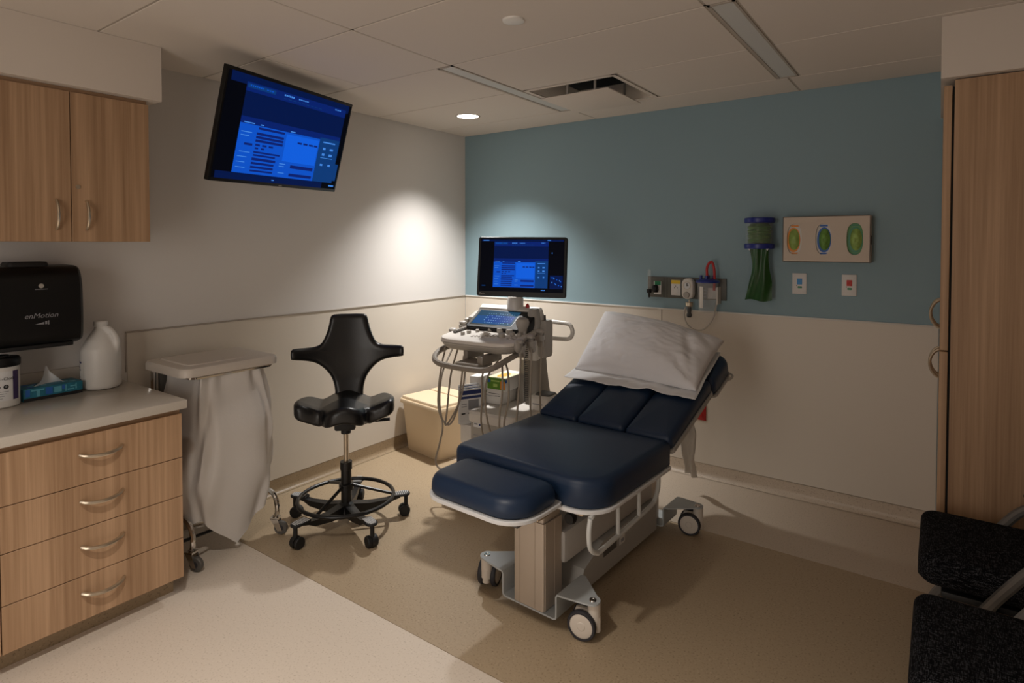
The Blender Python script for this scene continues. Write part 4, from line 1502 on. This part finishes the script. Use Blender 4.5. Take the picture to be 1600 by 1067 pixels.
# upper frame
b = MB()
b.box(-0.20, 0.20, -0.01, 0.60, 0.50, 0.531, bev=0.004)
b.box(0.10, 0.135, -0.25, 0.55, 0.505, 0.531, bev=0.003)
b.box(-0.135, -0.10, -0.25, 0.55, 0.505, 0.531, bev=0.003)
b.build('upper_frame', M_us_dark, BED)
b = MB()
b.box(0.115, 0.155, -0.15, -0.08, 0.498, 0.528, bev=0.003)
b.box(0.22, 0.26, -0.01, 0.04, 0.498, 0.530, bev=0.003)
b.build('frame_bracket', M_steel, BED)
b = MB()
b.tube([(0.15, 0.06, 0.50), (0.2, 0.0, 0.488)], 0.008, 8)
b.lathe([(0.0, -0.018), (0.02, -0.016), (0.024, 0.0), (0.02, 0.012), (0, 0.014)], 18, c=(0.205, -0.005, 0.478), axis='y')
b.build('lever_knob', M_black, BED)
# lift columns
for (y0, nm) in ((-0.005, 'f'), (0.93, 'r')):
    b = MB()
    b.loft(rr(-0.076, 0.076, y0, y0 + 0.135, 0.008, 3), [(0, 0.055), (0, 0.41)])
    for xx in (-0.048, 0.030):
        b.box(xx, xx + 0.004, y0 - 0.0022, y0, 0.056, 0.409)
    b.box(0.076, 0.0782, y0 + 0.075, y0 + 0.079, 0.056, 0.409)
    b.box(0.0758, 0.0775, y0 + 0.012, y0 + 0.122, 0.056, 0.409)
    b.build('column', M_bed_col, BED)
    b = MB()
    b.loft(rr(-0.070, 0.070, y0 + 0.006, y0 + 0.129, 0.008, 3), [(0, 0.408), (0, 0.505)])
    b.build('inner_column', M_bed_col, BED)
# beam cover between the columns
b = MB()
pr = [(0.10, 0.045), (0.95, 0.045), (0.95, 0.20), (0.40, 0.20), (0.24, 0.14), (0.20, 0.06), (0.10, 0.055)]
n = len(pr)
vs = [(-0.115, y, z) for y, z in pr] + [(0.115, y, z) for y, z in pr]
b.add(vs, [(i, (i + 1) % n, n + (i + 1) % n, n + i) for i in range(n)] + [tuple(range(n)), tuple(range(n, 2 * n))])
b.build('beam_cover', M_bed_beam, BED)
b = MB()
b.box(-0.095, 0.095, 0.12, 0.95, 0.20, 0.34, bev=0.02)
b.build('motor_housing', mat('pale_motor_cover', '#b5b0aa', 0.5), BED)
b = MB()
b.box(0.115, 0.1165, 0.40, 0.52, 0.125, 0.175, 0)
b.box(0.115, 0.1165, 0.55, 0.60, 0.12, 0.19, 1)
b.box(0.1162, 0.1172, 0.56, 0.575, 0.16, 0.18, 2)
b.box(0.1162, 0.1172, 0.58, 0.592, 0.16, 0.18, 2)
b.box(0.1162, 0.1172, 0.562, 0.59, 0.13, 0.145, 2)
b.build('rating_label', [M_us_dark, M_carton, M_print_grey], BED)


# wheel brackets: bent plate with two wings
def bent_plate(yc, sgn):
    th = 0.007
    path = []
    for (x, z) in [(-0.165, 0.152), (-0.147, 0.152), (-0.139, 0.149), (-0.135, 0.141), (-0.135, 0.064), (-0.132, 0.054), (-0.122, 0.050), (0.122, 0.050), (0.132, 0.054), (0.135, 0.064), (0.135, 0.141), (0.139, 0.149), (0.147, 0.152), (0.165, 0.152)]:
        path.append((x, z))
    b = MB()
    w0, w1 = yc - 0.055, yc + 0.125
    if sgn < 0:
        w0, w1 = yc - 0.125, yc + 0.045
    vs, fs = [], []
    for i, (x, z) in enumerate(path):
        x_prev, z_prev = path[max(i - 1, 0)]
        x_nxt, z_nxt = path[min(i + 1, len(path) - 1)]
        tx, tz = x_nxt - x_prev, z_nxt - z_prev
        l = math.hypot(tx, tz)
        nx, nz = -tz / l, tx / l
        for s in (-1, 1):
            for y in (w0, w1):
                vs.append((x + nx * s * th / 2, y, z + nz * s * th / 2))
    for i in range(len(path) - 1):
        o = i * 4
        fs += [(o, o + 1, o + 5, o + 4), (o + 2, o + 6, o + 7, o + 3), (o, o + 4, o + 6, o + 2), (o + 1, o + 3, o + 7, o + 5)]
    fs += [(0, 2, 3, 1), (len(vs) - 4, len(vs) - 3, len(vs) - 1, len(vs) - 2)]
    b.add(vs, fs, 0, True)
    for s in (-1, 1):
        cx = s * 0.265
        pts = []
        arc = []
        for k in range(9):
            a = math.radians(-80 + 160 * k / 8)
            arc.append((cx + s * 0.034 * math.cos(a), yc + 0.034 * math.sin(a)))
        pts = [(s * 0.162, w0)] + arc + [(s * 0.162, w1)]
        if s < 0:
            pts = list(reversed(pts))
        b.prism(pts, 0.152 - th / 2, 0.152 + th / 2)
    pl = b.build('wheel_bracket', M_bed_grey, BED, auto=40)
    for s in (-1, 1):
        k = MB(T(s * 0.270, yc, 0.1555))
        k.lathe([(0.0, 0.002), (0.006, 0.002), (0.007, 0.004), (0.013, 0.004), (0.015, 0.0)], 20)
        k.build('bolt', M_chrome, pl)


bent_plate(0.05, 1)
bent_plate(1.110, -1)


def bed_caster(x, y, yaw):
    R, M = 0.058, T(x, y, 0) @ RZ(yaw)
    ox = -0.040
    w = MB(M)
    for s in (-1, 1):
        c = (ox, s * 0.030, R)
        w.lathe([(R * 0.8, -0.011), (R * 0.94, -0.011), (R, -0.006), (R, 0.006), (R * 0.94, 0.011), (R * 0.8, 0.011)], 30, 0, True, c, 'y', cap=False)
        w.lathe([(0, -0.0125), (R * 0.25, -0.0125), (R * 0.3, -0.010), (R * 0.72, -0.0105), (R * 0.82, -0.008), (R * 0.82, 0.008), (R * 0.72, 0.0105), (R * 0.3, 0.010), (R * 0.25, 0.0125), (0, 0.0125)], 30, 1, True, c, 'y')
    w.build('caster_wheel', [M_tyre, M_hub], BED)
    f = MB(M)
    f.loft(rr(-0.080, 0.026, -0.0155, 0.0155, 0.014, 4), [(0, 0.035), (0, 0.09), (0.008, 0.112)])
    f.cyl((0, 0, 0.05), 0.025, 0.097, 20, e=0.003)
    f.build('caster_fork', M_hub, BED)


bed_caster(0.270, 0.06, 12)
bed_caster(-0.275, 0.055, -70)
bed_caster(0.270, 1.120, 12)
bed_caster(-0.270, 1.110, 150)
# folded side rail under the seat
b = MB()
lp = [(0.315, -0.045, 0.52), (0.315, -0.055, 0.47), (0.315, -0.045, 0.41), (0.315, 0.0, 0.376), (0.315, 0.06, 0.372), (0.315, 0.44, 0.392), (0.315, 0.50, 0.41), (0.315, 0.53, 0.45), (0.315, 0.535, 0.50), (0.315, 0.53, 0.528)]
b.tube(smooth_path(lp, 5), 0.0095, 10)
for y in (0.165, 0.345):
    b.tube([(0.315, y, 0.528), (0.315, y, 0.371 + 0.055 * y)], 0.0085, 8)
b.tube([(0.315, -0.045, 0.52), (0.315, -0.03, 0.528)], 0.0105, 8)
b.tube([(0.315, 0.0, 0.528), (0.315, 0.54, 0.528)], 0.008, 8)
b.build('side_rail', mat('rail_grey', '#c3c4c2', 0.4), BED)

bw = T(1.945, -1.900, 0) @ RZ(-math.degrees(0.05)) @ INC


# paper under the pillow
def paper(u, v):
    s = -0.374 + (0.742 - 0.055 * v) * u
    y = 0.298 + 0.03 * noise.noise(Vector((s * 4, 0, 3))) * (1 - v) + 0.517 * v
    w = 0.086 + 0.008 * noise.noise(Vector((s * 7, y * 7, 1))) + 0.005 * noise.noise(Vector((s * 22, y * 16, 5))) - (0.055 if False else 0) * max(0, v - 0.6)
    w -= 0.02 * max(0, (v - 0.5) * 2) * 1.0
    w += 0.010 * (1 - v) ** 4 * (1 + noise.noise(Vector((s * 12, 0, 9))))
    if abs(u - 0.5) > 0.46:
        w -= 0.0
    return tuple(bw @ Vector((s, y, w)))


ep = thing('exam_paper', 'crumpled white sheet spread beneath the pillow', 'paper', tuple(bw @ Vector((0, 0.55, 0.085))))
inv = ep.matrix_basis.inverted() if False else T(*[-c for c in ep.location])
b = MB(inv)
b.grid(paper, 60, 40)
so_ = b.build('sheet', M_paper, ep)
m_ = so_.modifiers.new('thick', 'SOLIDIFY')
m_.thickness = 0.0015


def tail(u, v):
    z = 0.70 - 0.57 * v
    x = 2.055 + 0.03 * v + (u - 0.5) * (0.13 - 0.05 * abs(v - 0.45) * 2 + 0.03 * math.sin(6 * v)) + 0.02 * math.sin(4 * v)
    y = -0.62 + 0.30 * v + 0.018 * math.sin(u * 9 + v * 5) + 0.02 * noise.noise(Vector((u * 3, v * 6, 0)))
    return (x, y, z - 0.03 * u * v)


tp = MB(inv)
tp.grid(tail, 14, 24)
tp = tp.build('paper_strip', M_tail, ep, label='thin paper strip hanging down behind the couch')
m_ = tp.modifiers.new('thick', 'SOLIDIFY')
m_.thickness = 0.001

# pillow
c00, c10, c11, c01 = Vector((-0.368, 0.395, 0.095)), Vector((0.350, 0.355, 0.100)), Vector((0.325, 0.855, 0.120)), Vector((-0.385, 0.835, 0.250))


def pil(u, v, side):
    a, c = u * 2 - 1, v * 2 - 1
    pin = 0.035
    uu = 0.5 + 0.5 * a * (1 - pin * (1 - c * c))
    vv = 0.5 + 0.5 * c * (1 - 0.07 * (1 - a * a))
    p = c00.lerp(c10, uu).lerp(c01.lerp(c11, uu), vv)
    h = (max(0, 1 - abs(a) ** 2.6) * max(0, 1 - abs(c) ** 2.6)) ** 0.5
    edge = (1 - a ** 8) * (1 - c ** 8)
    w = 0.0
    w += 0.012 * noise.noise(Vector((a * 2.2, c * 2.2, 2 + side)))
    # creases radiating from the lower corners and along the open right end
    w += 0.006 * math.sin(9 * (a * 0.6 + c) + 6 * noise.noise(Vector((a * 1.5, c * 1.5, 7)))) * math.exp(-((a - 0.8) / 0.22) ** 2)
    w += 0.006 * math.sin(22 * a + 9 * c + 3 * noise.noise(Vector((a * 3, c * 3, 1)))) * math.exp(-((a + 0.62) / 0.16) ** 2 - ((c + 0.55) / 0.22) ** 2)
    # one long soft fold across the open right end and fine random creases
    w -= 0.016 * math.exp(-((a - 0.72 + 0.25 * c) / 0.07) ** 2) * (1 - c * c)
    q = noise.noise(Vector((a * 2.6 + 1.3 * c, c * 5.5 - a, 4)))
    w -= 0.010 * math.exp(-(q / 0.05) ** 2) * max(0.0, noise.noise(Vector((a * 1.7, c * 1.7, 21))) + 0.25)
    w += 0.004 * noise.noise(Vector((a * 7 + c * 2, c * 9, 4)))
    t_ = (0.115 * h + w * edge) if side > 0 else (-0.055 * h)
    if side < 0:
        t_ = max(t_, 0.090 - p.z) if p.z + t_ < 0.090 else t_
        if p.z > 0.15:
            t_ = -(p.z - 0.095) * h ** 0.6
    return p + Vector((0, 0, t_))


pr_ = thing('pillow', 'white pillow in a creased pillowcase on the raised couch back', 'pillow', tuple(bw @ Vector((0, 0.6, 0.1))))
b = MB(T(*[-c for c in pr_.location]) @ bw)
b.grid(lambda u, v: pil(u, v, 1), 90, 70)
b.grid(lambda u, v: pil(u, v, -1), 90, 70, flip=True)
b.build('pillowcase', M_linen, pr_, auto=180)

# ------------------------------------------------------------------ wall fittings on the blue wall
PY = -0.0
sp = tag(MB().box(1.656, 2.183, -0.014, -0.001, 1.166, 1.306, bev=0.002).build('service_panel', M_plate_grey, None), 'long dark grey medical service panel on the blue wall', 'panel')
for x in (1.768, 1.790, 1.905):
    MB().box(x, x + 0.003, -0.0148, -0.013, 1.168, 1.304).build('panel_joint', M_print_blk, sp)
b = MB()
b.box(1.822, 1.886, -0.018, -0.014, 1.185, 1.287, 0, bev=0.002)
b.box(1.823, 1.885, -0.0186, -0.0175, 1.262, 1.286, 1)
b.box(1.836, 1.872, -0.0195, -0.0175, 1.20, 1.255, 2, bev=0.002)
for x, z in ((1.843, 1.232), (1.862, 1.232), (1.852, 1.24)):
    b.box(x, x + 0.003, -0.0198, -0.0190, z, z + 0.01, 3)
b.cyl((1.8535, -0.0190, 1.222), 0.004, 0.001, 10, 3, 'y')
b.box(1.866, 1.876, -0.0198, -0.0175, 1.245, 1.257, 4)
b.build('outlet', [M_plate_white, M_yellow, M_plate_white, M_print_blk, M_paper], sp)

t = thing('oxygen_flowmeter', 'clear tube oxygen flowmeter with green fitting on the grey panel', 'flowmeter', (1.695, -0.015, 1.20))
b = MB()
b.box(0.005, 0.058, -0.006, 0, -0.015, 0.075, 0, bev=0.002)
b.box(0.012, 0.055, -0.008, -0.004, 0.05, 0.075, 1)
b.build('gas_outlet', [M_plate_white, M_grn], t)
MB().lathe([(0.0, 0.0), (0.016, 0.0), (0.02, 0.006), (0.02, 0.04), (0.014, 0.05), (0, 0.05)], 18, c=(0.032, -0.045, 0.002)).build('valve_body', M_black, t)
MB().lathe([(0.011, 0.02), (0.013, 0.03), (0.0125, 0.14), (0.009, 0.155), (0, 0.155)], 18, c=(-0.012, -0.045, 0.0)).build('flow_tube', M_clear, t)
b = MB()
b.lathe([(0.0, -0.035), (0.005, -0.035), (0.006, -0.01), (0.016, 0.0), (0.017, 0.022), (0.0, 0.024)], 16, c=(-0.012, -0.045, 0.0))
b.tube([(-0.012, -0.045, 0.012), (0.032, -0.045, 0.02)], 0.009, 8)
b.tube([(0.032, -0.045, 0.02), (0.032, -0.0, 0.02)], 0.009, 8)
b.build('connector', M_black, t)

t = thing('vacuum_regulator', 'white vacuum regulator with round gauge on the grey panel', 'regulator', (1.955, -0.015, 1.17))
b = MB(RX(90))
b.loft(rr(-0.038, 0.038, 0.0, 0.135, 0.036), [(0, 0.028), (0, 0.066), (0.006, 0.074)])
b.build('housing', M_us_white, t)
MB().cyl((0, -0.03, 0.085), 0.02, 0.03, 16, 0, 'y').build('wall_stem', M_us_grey, t)
b = MB()
b.lathe([(0.022, -0.078), (0.025, -0.078), (0.025, -0.072), (0.022, -0.072)], 24, 0, c=(0, 0, 0.088), axis='y', cap=False)
b.lathe([(0, -0.0755), (0.022, -0.0755), (0.022, -0.07)], 24, 1, c=(0, 0, 0.088), axis='y')
b.box(-0.002, 0.010, -0.0768, -0.0756, 0.0865, 0.0895, 2)
b.box(-0.003, 0.003, -0.0768, -0.0756, 0.084, 0.104, 2)
b.build('gauge', [M_steel, M_paper, M_print_blk], t)
MB().lathe([(0.014, -0.074), (0.021, -0.076), (0.019, -0.09), (0, -0.092)], 20, 0, c=(-0.002, 0, 0.028), axis='y').build('dial', M_us_grey, t)
b = MB()
b.lathe([(0.005, -0.005), (0.005, -0.02), (0.024, -0.022), (0.024, -0.045), (0.018, -0.05), (0.0, -0.05)][::-1], 20, 0, c=(0.006, -0.045, 0))
b.build('trap_cap', M_steel, t)
MB().lathe([(0.0, -0.12), (0.013, -0.12), (0.018, -0.105), (0.012, -0.09), (0.015, -0.07), (0.012, -0.05), (0.0, -0.05)], 16, 0, c=(0.006, -0.045, 0)).build('trap_plug', M_black, t)
MB().lathe([(0.021, -0.115), (0.023, -0.05)], 20, 0, c=(0.006, -0.045, 0), cap=False).build('trap_cup', M_clear, t)

t = thing('suction_canister', 'clear suction canister with blue lid and red tube on the grey panel', 'canister', (2.088, -0.085, 1.095))
MB().lathe([(0.0, 0.0), (0.052, 0.0), (0.056, 0.005), (0.066, 0.19), (0.064, 0.19), (0.054, 0.008), (0.0, 0.005)], 30).build('jar', M_clear, t)
b = MB()
b.lathe([(0.0, 0.19), (0.074, 0.188), (0.075, 0.196), (0.068, 0.203), (0.04, 0.212), (0.0, 0.214)], 30)
for x, y in ((-0.04, -0.01), (-0.005, 0.03), (0.035, 0.01), (0.0, -0.03)):
    b.cyl((x, y, 0.205), 0.009, 0.028, 12)
b.build('lid', M_blue_pl, t)
MB().tube(smooth_path([(-0.005, 0.0, 0.225), (-0.006, 0.0, 0.28), (0.008, 0.0, 0.312), (0.026, 0.0, 0.316), (0.038, 0.0, 0.28), (0.042, 0.0, 0.215), (0.04, 0.0, 0.14)], 6), 0.008, 10).build('red_tube', M_red, t)
b = MB()
b.lathe([(0.0655, 0.03), (0.0665, 0.165)], 6, 0, a0=math.radians(-120), a1=math.radians(-98))
for i in range(7):
    b.lathe([(0.0662, 0.04 + i * 0.02), (0.0662, 0.043 + i * 0.02)], 4, 1, a0=math.radians(-95), a1=math.radians(-80))
b.build('scale_strip', [M_us_white, M_print_grey], t)
b = MB()
b.box(0.055, 0.062, 0.0, 0.07, 0.05, 0.16)
b.box(-0.02, 0.06, 0.06, 0.071, 0.08, 0.15)
b.build('wall_bracket', M_us_white, t)
tb = MB().tube(smooth_path([(1.935, -0.06, 1.115), (1.928, -0.06, 1.06), (1.945, -0.065, 1.01), (1.99, -0.07, 0.975), (2.045, -0.07, 0.975), (2.09, -0.07, 1.01), (2.118, -0.06, 1.06), (2.125, -0.04, 1.12), (2.125, -0.02, 1.16)], 6), 0.0052, 8).build('suction_tube', mat('milky_tube', '#c9c2b8', 0.3, alpha=0.85), None)
tag(tb, 'loop of clear suction tubing hanging below the regulator', 'tube')

t = thing('emesis_bag_dispenser', 'round blue capped dispenser holding green bags, one hanging down', 'dispenser', (2.40, -0.10, 1.50))
for z in (0.0, 0.155):
    MB().lathe([(0.0, z), (0.083, z), (0.086, z + 0.004), (0.086, z + 0.026), (0.083, z + 0.03), (0.0, z + 0.03)], 36).build('end_cap', M_blue_pl, t)
MB().lathe([(0.078, 0.03), (0.078, 0.155)], 36, cap=False).build('clear_sleeve', M_clear, t)
b = MB()
pr = [(0.0, 0.031)]
for i in range(12):
    z = 0.033 + i * 0.009
    pr += [(0.058 + 0.006 * (i % 3), z), (0.066 - 0.004 * (i % 2), z + 0.0045)]
pr += [(0.05, 0.150), (0, 0.150)]
b.lathe(pr, 30)
b.build('bag_coil', M_green_coil, t)
MB().box(-0.03, 0.03, 0.06, 0.098, 0.0, 0.18).build('wall_bracket', M_blue_pl, t)


def gbag(u, v, s):
    z = 0.0 - 0.315 * v
    wd = (0.056 - 0.010 * math.sin(PI * min(1, v * 1.6)) + 0.022 * v * v)
    x = (u - 0.5) * 2 * wd + 0.012 * math.sin(v * 3.0) - 0.012 * v
    th = 0.012 * (1 - (2 * u - 1) ** 2) * (0.6 + math.sin(PI * v))
    y = -0.01 + 0.04 * v + s * th + 0.007 * math.sin(u * 12 + v * 4) * (1 - 0.5 * v)
    return (x, y, z + (0.006 * math.sin(u * 7) if v > 0.98 else 0))


b = MB()
b.grid(lambda u, v: gbag(u, v, -1), 18, 26)
b.grid(lambda u, v: gbag(u, v, 1), 18, 26, flip=True)
b.build('hanging_bag', M_green_bag, t)
b = MB()
b.add([(-0.06, -0.03, 0.0), (-0.045, -0.03, 0.0), (-0.05, -0.02, -0.014)], [(0, 1, 2)])
b.add([(0.045, -0.03, 0.0), (0.06, -0.03, 0.0), (0.05, -0.02, -0.014)], [(0, 1, 2)])
b.build('bag_collar', M_paper, t)

# glove box holder
GX0, GX1, GZ0, GZ1, GD = 2.530, 2.974, 1.425, 1.687, 0.095
t = thing('glove_box_holder', 'beige wall holder with three oval windows', 'holder', ((GX0 + GX1) / 2, 0, GZ0))
gw, gh = (GX1 - GX0) / 2, GZ1 - GZ0


def oval(cx, cz, rx, rz, n=32, p=2.6):
    o = []
    for i in range(n):
        a = 2 * PI * (i + 0.5) / n
        c, s = math.cos(a), math.sin(a)
        o.append((cx + rx * math.copysign(abs(c) ** (2 / p), c), cz + rz * math.copysign(abs(s) ** (2 / p), s)))
    return o


b = MB()
cxs = [-gw + 0.062, -0.008, gw - 0.062 - 0.012]
edges = [-gw, (cxs[0] + cxs[1]) / 2, (cxs[1] + cxs[2]) / 2, gw]
for k in range(3):
    x0, x1 = edges[k], edges[k + 1]
    cx, cz = cxs[k], gh * 0.5
    ov = oval(cx, cz, 0.040, 0.088)
    outer = []
    for (x, z) in ov:
        dx, dz = x - cx, z - cz
        kx = ((x1 - cx) if dx > 0 else (cx - x0)) / max(abs(dx), 1e-6)
        kz = (gh / 2) / max(abs(dz), 1e-6)
        kk = min(kx, kz)
        outer.append((cx + dx * kk, cz + dz * kk))
    n = len(ov)
    vs = [(x, -GD, z) for x, z in ov] + [(x, -GD, z) for x, z in outer] + [(x, -GD + 0.012, z) for x, z in ov]
    fs = [(i, (i + 1) % n, n + (i + 1) % n, n + i) for i in range(n)] + [(i, 2 * n + i, 2 * n + (i + 1) % n, (i + 1) % n) for i in range(n)]
    # corner fillers
    for i in range(n):
        p, q = outer[i], outer[(i + 1) % n]
        if abs(p[0] - q[0]) > 1e-5 and abs(p[1] - q[1]) > 1e-5:
            c = (x1 if max(p[0], q[0]) > cx else x0, gh if max(p[1], q[1]) > cz else 0)
            vs.append((c[0], -GD, c[1]))
            fs.append((n + i, n + (i + 1) % n, len(vs) - 1))
    b.add(vs, fs)
b.box(-gw, gw, -GD, -0.001, -0.0005, 0.003)
b.box(-gw, gw, -GD, -0.001, gh - 0.003, gh + 0.0005)
b.box(-gw - 0.0005, -gw + 0.003, -GD, -0.001, 0, gh)
b.box(gw - 0.003, gw + 0.0005, -GD, -0.001, 0, gh)
b.box(-gw, gw, -0.004, -0.001, 0, gh)
b.build('shell', M_holder, t)
b = MB()
b.box(gw - 0.001, gw + 0.004, -0.06, -0.045, 0.10, 0.15)
b.build('latch', M_us_dark, t)
names = [('orange edged glove box in the window beside the green bag dispenser', M_orange, M_carton, M_glove), ('blue edged glove box in the middle window of the holder', M_blue_print, M_carton, M_glove_dk), ('green edged glove box in the window farthest from the green bag dispenser', M_grn, mat('green_print_box', '#4d8a4e', 0.5), M_glove)]
for k, (lab, ring, face, gl) in enumerate(names):
    g = thing('glove_box', lab, 'glove box', ((GX0 + GX1) / 2 + cxs[k], -0.045, GZ0 + 0.0035), 0, 'glove boxes in the wall holder')
    MB().box(-0.062, 0.062, -0.036, 0.035, 0, 0.250, bev=0.001, seg=1).build('carton', face, g)
    b = MB()
    cz = gh / 2 - 0.0035
    n = 32
    dx = -0.006 if k == 0 else 0.002
    o1 = oval(dx, cz - 0.004, 0.036, 0.072, p=2.1)
    o2 = oval(dx + 0.003, cz - 0.002, 0.029, 0.062, p=2.1)
    b.add([(x, -0.0372, z) for x, z in o1] + [(x, -0.0374, z) for x, z in o2], [(i, (i + 1) % n, n + (i + 1) % n, n + i) for i in range(n)])
    b.box(-0.02, 0.02, -0.0368, -0.0355, cz - 0.086, cz - 0.078)
    b.box(-0.02, 0.02, -0.0368, -0.0355, cz + 0.072, cz + 0.082)
    b.build('opening_ring', ring, g)

    def gv(u, v, dx=dx, k=k):
        a = 2 * PI * u
        rr_ = v
        x = dx + 0.003 + 0.030 * rr_ * math.cos(a)
        z = cz - 0.002 + 0.063 * rr_ * math.sin(a)
        y = -0.036 - 0.022 * (1 - rr_ ** 2) - 0.010 * noise.noise(Vector((x * 60, z * 40, k * 5))) * (1 - rr_) - 0.004 * math.sin(z * 130 + x * 90) * (1 - rr_)
        return (x, y, z)
    b = MB()
    b.grid(gv, 32, 10)
    b.build('gloves', gl, g)

# call plates
for (x0, x1, z0, z1, bm_, lab) in ((2.568, 2.646, 1.230, 1.354, M_btn_blue, 'white wall call plate with a blue button'), (2.829, 2.904, 1.232, 1.354, M_btn_red, 'white wall call plate with a red button')):
    t = thing('call_switch', lab, 'switch', ((x0 + x1) / 2, -0.001, z0))
    w, h_ = (x1 - x0) / 2, z1 - z0
    MB().box(-w, w, -0.008, 0, 0, h_, bev=0.002).build('plate', M_plate_white, t)
    b = MB()
    b.box(-0.013, 0.015, -0.0115, -0.007, h_ * 0.46, h_ * 0.74, bev=0.002)
    b.ball((0.0, -0.011, h_ * 0.6), 0.006, 0.002, 0.006, n=8)
    b.build('button', bm_, t)
    b = MB(T(0.002, -0.008, h_ * 0.33) @ RX(90))
    b.loft(rr(-0.012, 0.013, -0.006, 0.006, 0.005), [(0, 0), (0.001, 0.002)])
    b.build('cancel_key', M_grn, t)
    MB().cyl((-0.014, -0.0092, h_ * 0.41), 0.003, 0.0015, 10, 0, 'y').build('pilot_lamp', M_print_blk, t)

t = thing('red_outlet', 'red wall outlet plate partly hidden behind the couch', 'outlet', (2.022, -0.001, 0.372))
MB().box(-0.036, 0.036, -0.007, 0, 0, 0.115, bev=0.002).build('plate', M_red, t)
b = MB()
for z in (0.03, 0.08):
    b.box(-0.015, 0.015, -0.0085, -0.006, z - 0.014, z + 0.014, bev=0.002)
b.build('socket', M_red, t)

# ------------------------------------------------------------------ tall cabinet
t = thing('tall_cabinet', 'tall wooden storage cabinet with bow handles beside the blue wall', 'cabinet', (3.288, 0, 0))
b = MB()
b.box(0.036, 0.72, -0.900, -0.012, 0.001, 2.185)
b.build('body', M_wood, t)
MB().box(0.030, 0.0362, -0.897, -0.015, 0.02, 2.16).build('shadow_gap', M_void, t)
for (z0, z1, hz) in ((1.096, 2.165, 1.205), (0.02, 1.091, 0.975)):
    for (ya, yb, yh) in ((-0.903, -0.458, -0.495), (-0.454, -0.012, -0.417)):
        d = MB().box(0.0, 0.028, ya, yb, z0, z1, bev=0.002, seg=1).build('door', M_wood, t)
        arc_handle(d, (0.0, yh, hz), 0.13, 0.036, 0.0065, M_steel, (-1, 0, 0), (0, 0, 1))

# ------------------------------------------------------------------ visitor chairs
def visitor_chair(loc, rz, lab):
    t = thing('visitor_chair', lab, 'chair', loc, rz, 'visitor chairs by the cabinet')
    b = MB()
    b.loft(rr(-0.238, 0.232, -0.235, 0.225, (0.05, 0.05, 0.03, 0.03)), soft(0.390, 0.484, 0.034, 0.5), crown=0.006)
    b.build('seat', M_fab, t, auto=60)
    b = MB(T(0, 0.235, 0.55) @ RX(-14))
    b.loft(rr(-0.235, 0.235, -0.02, 0.035, 0.02), [(0.015, 0.0), (0, 0.02), (0, 0.38), (0.012, 0.41)], crown=0.004)
    b.build('backrest', M_fab, t, auto=60)
    for s in (-1, 1):
        x = s * 0.232
        MB().tube(smooth_path([(x, -0.222, 0.012), (x, -0.208, 0.08), (x, -0.185, 0.145), (x, -0.145, 0.21), (x, -0.07, 0.335), (x, 0.004, 0.452), (x * 1.02, 0.078, 0.545), (x * 1.03, 0.20, 0.60), (x * 1.02, 0.30, 0.64), (x * 0.99, 0.33, 0.78)], 5), 0.0175, 10).build('side_tube', M_chairframe, t)
        MB().tube(smooth_path([(x, 0.30, 0.012), (x, 0.20, 0.14), (x, 0.05, 0.30), (x * 0.97, -0.06, 0.36)], 5), 0.0165, 10).build('rear_leg', M_chairframe, t)
        b = MB(T(x * 1.03, 0.10, 0.585) @ RX(20))
        b.loft(rr(-0.026, 0.026, -0.02, 0.25, 0.02), [(0.006, 0), (0, 0.006), (0, 0.02), (0.008, 0.026)])
        b.build('armrest', M_black, t)
        for y in (-0.222, 0.30):
            MB().lathe([(0.0, 0), (0.018, 0), (0.018, 0.02), (0.0, 0.022)], 14, c=(x, y, 0)).build('foot_glide', M_blackmat, t)
    MB().box(-0.21, 0.21, -0.17, 0.2, 0.352, 0.374, bev=0.004).build('seat_pan', M_blackmat, t)
    return t


c0 = visitor_chair((3.473, -1.250, 0), -90, 'charcoal fabric visitor chair next to the tall wooden cabinet')
dup(c0, (3.470, -1.940, 0), -90, 'charcoal fabric visitor chair farther from the tall cabinet, in front of the other one')
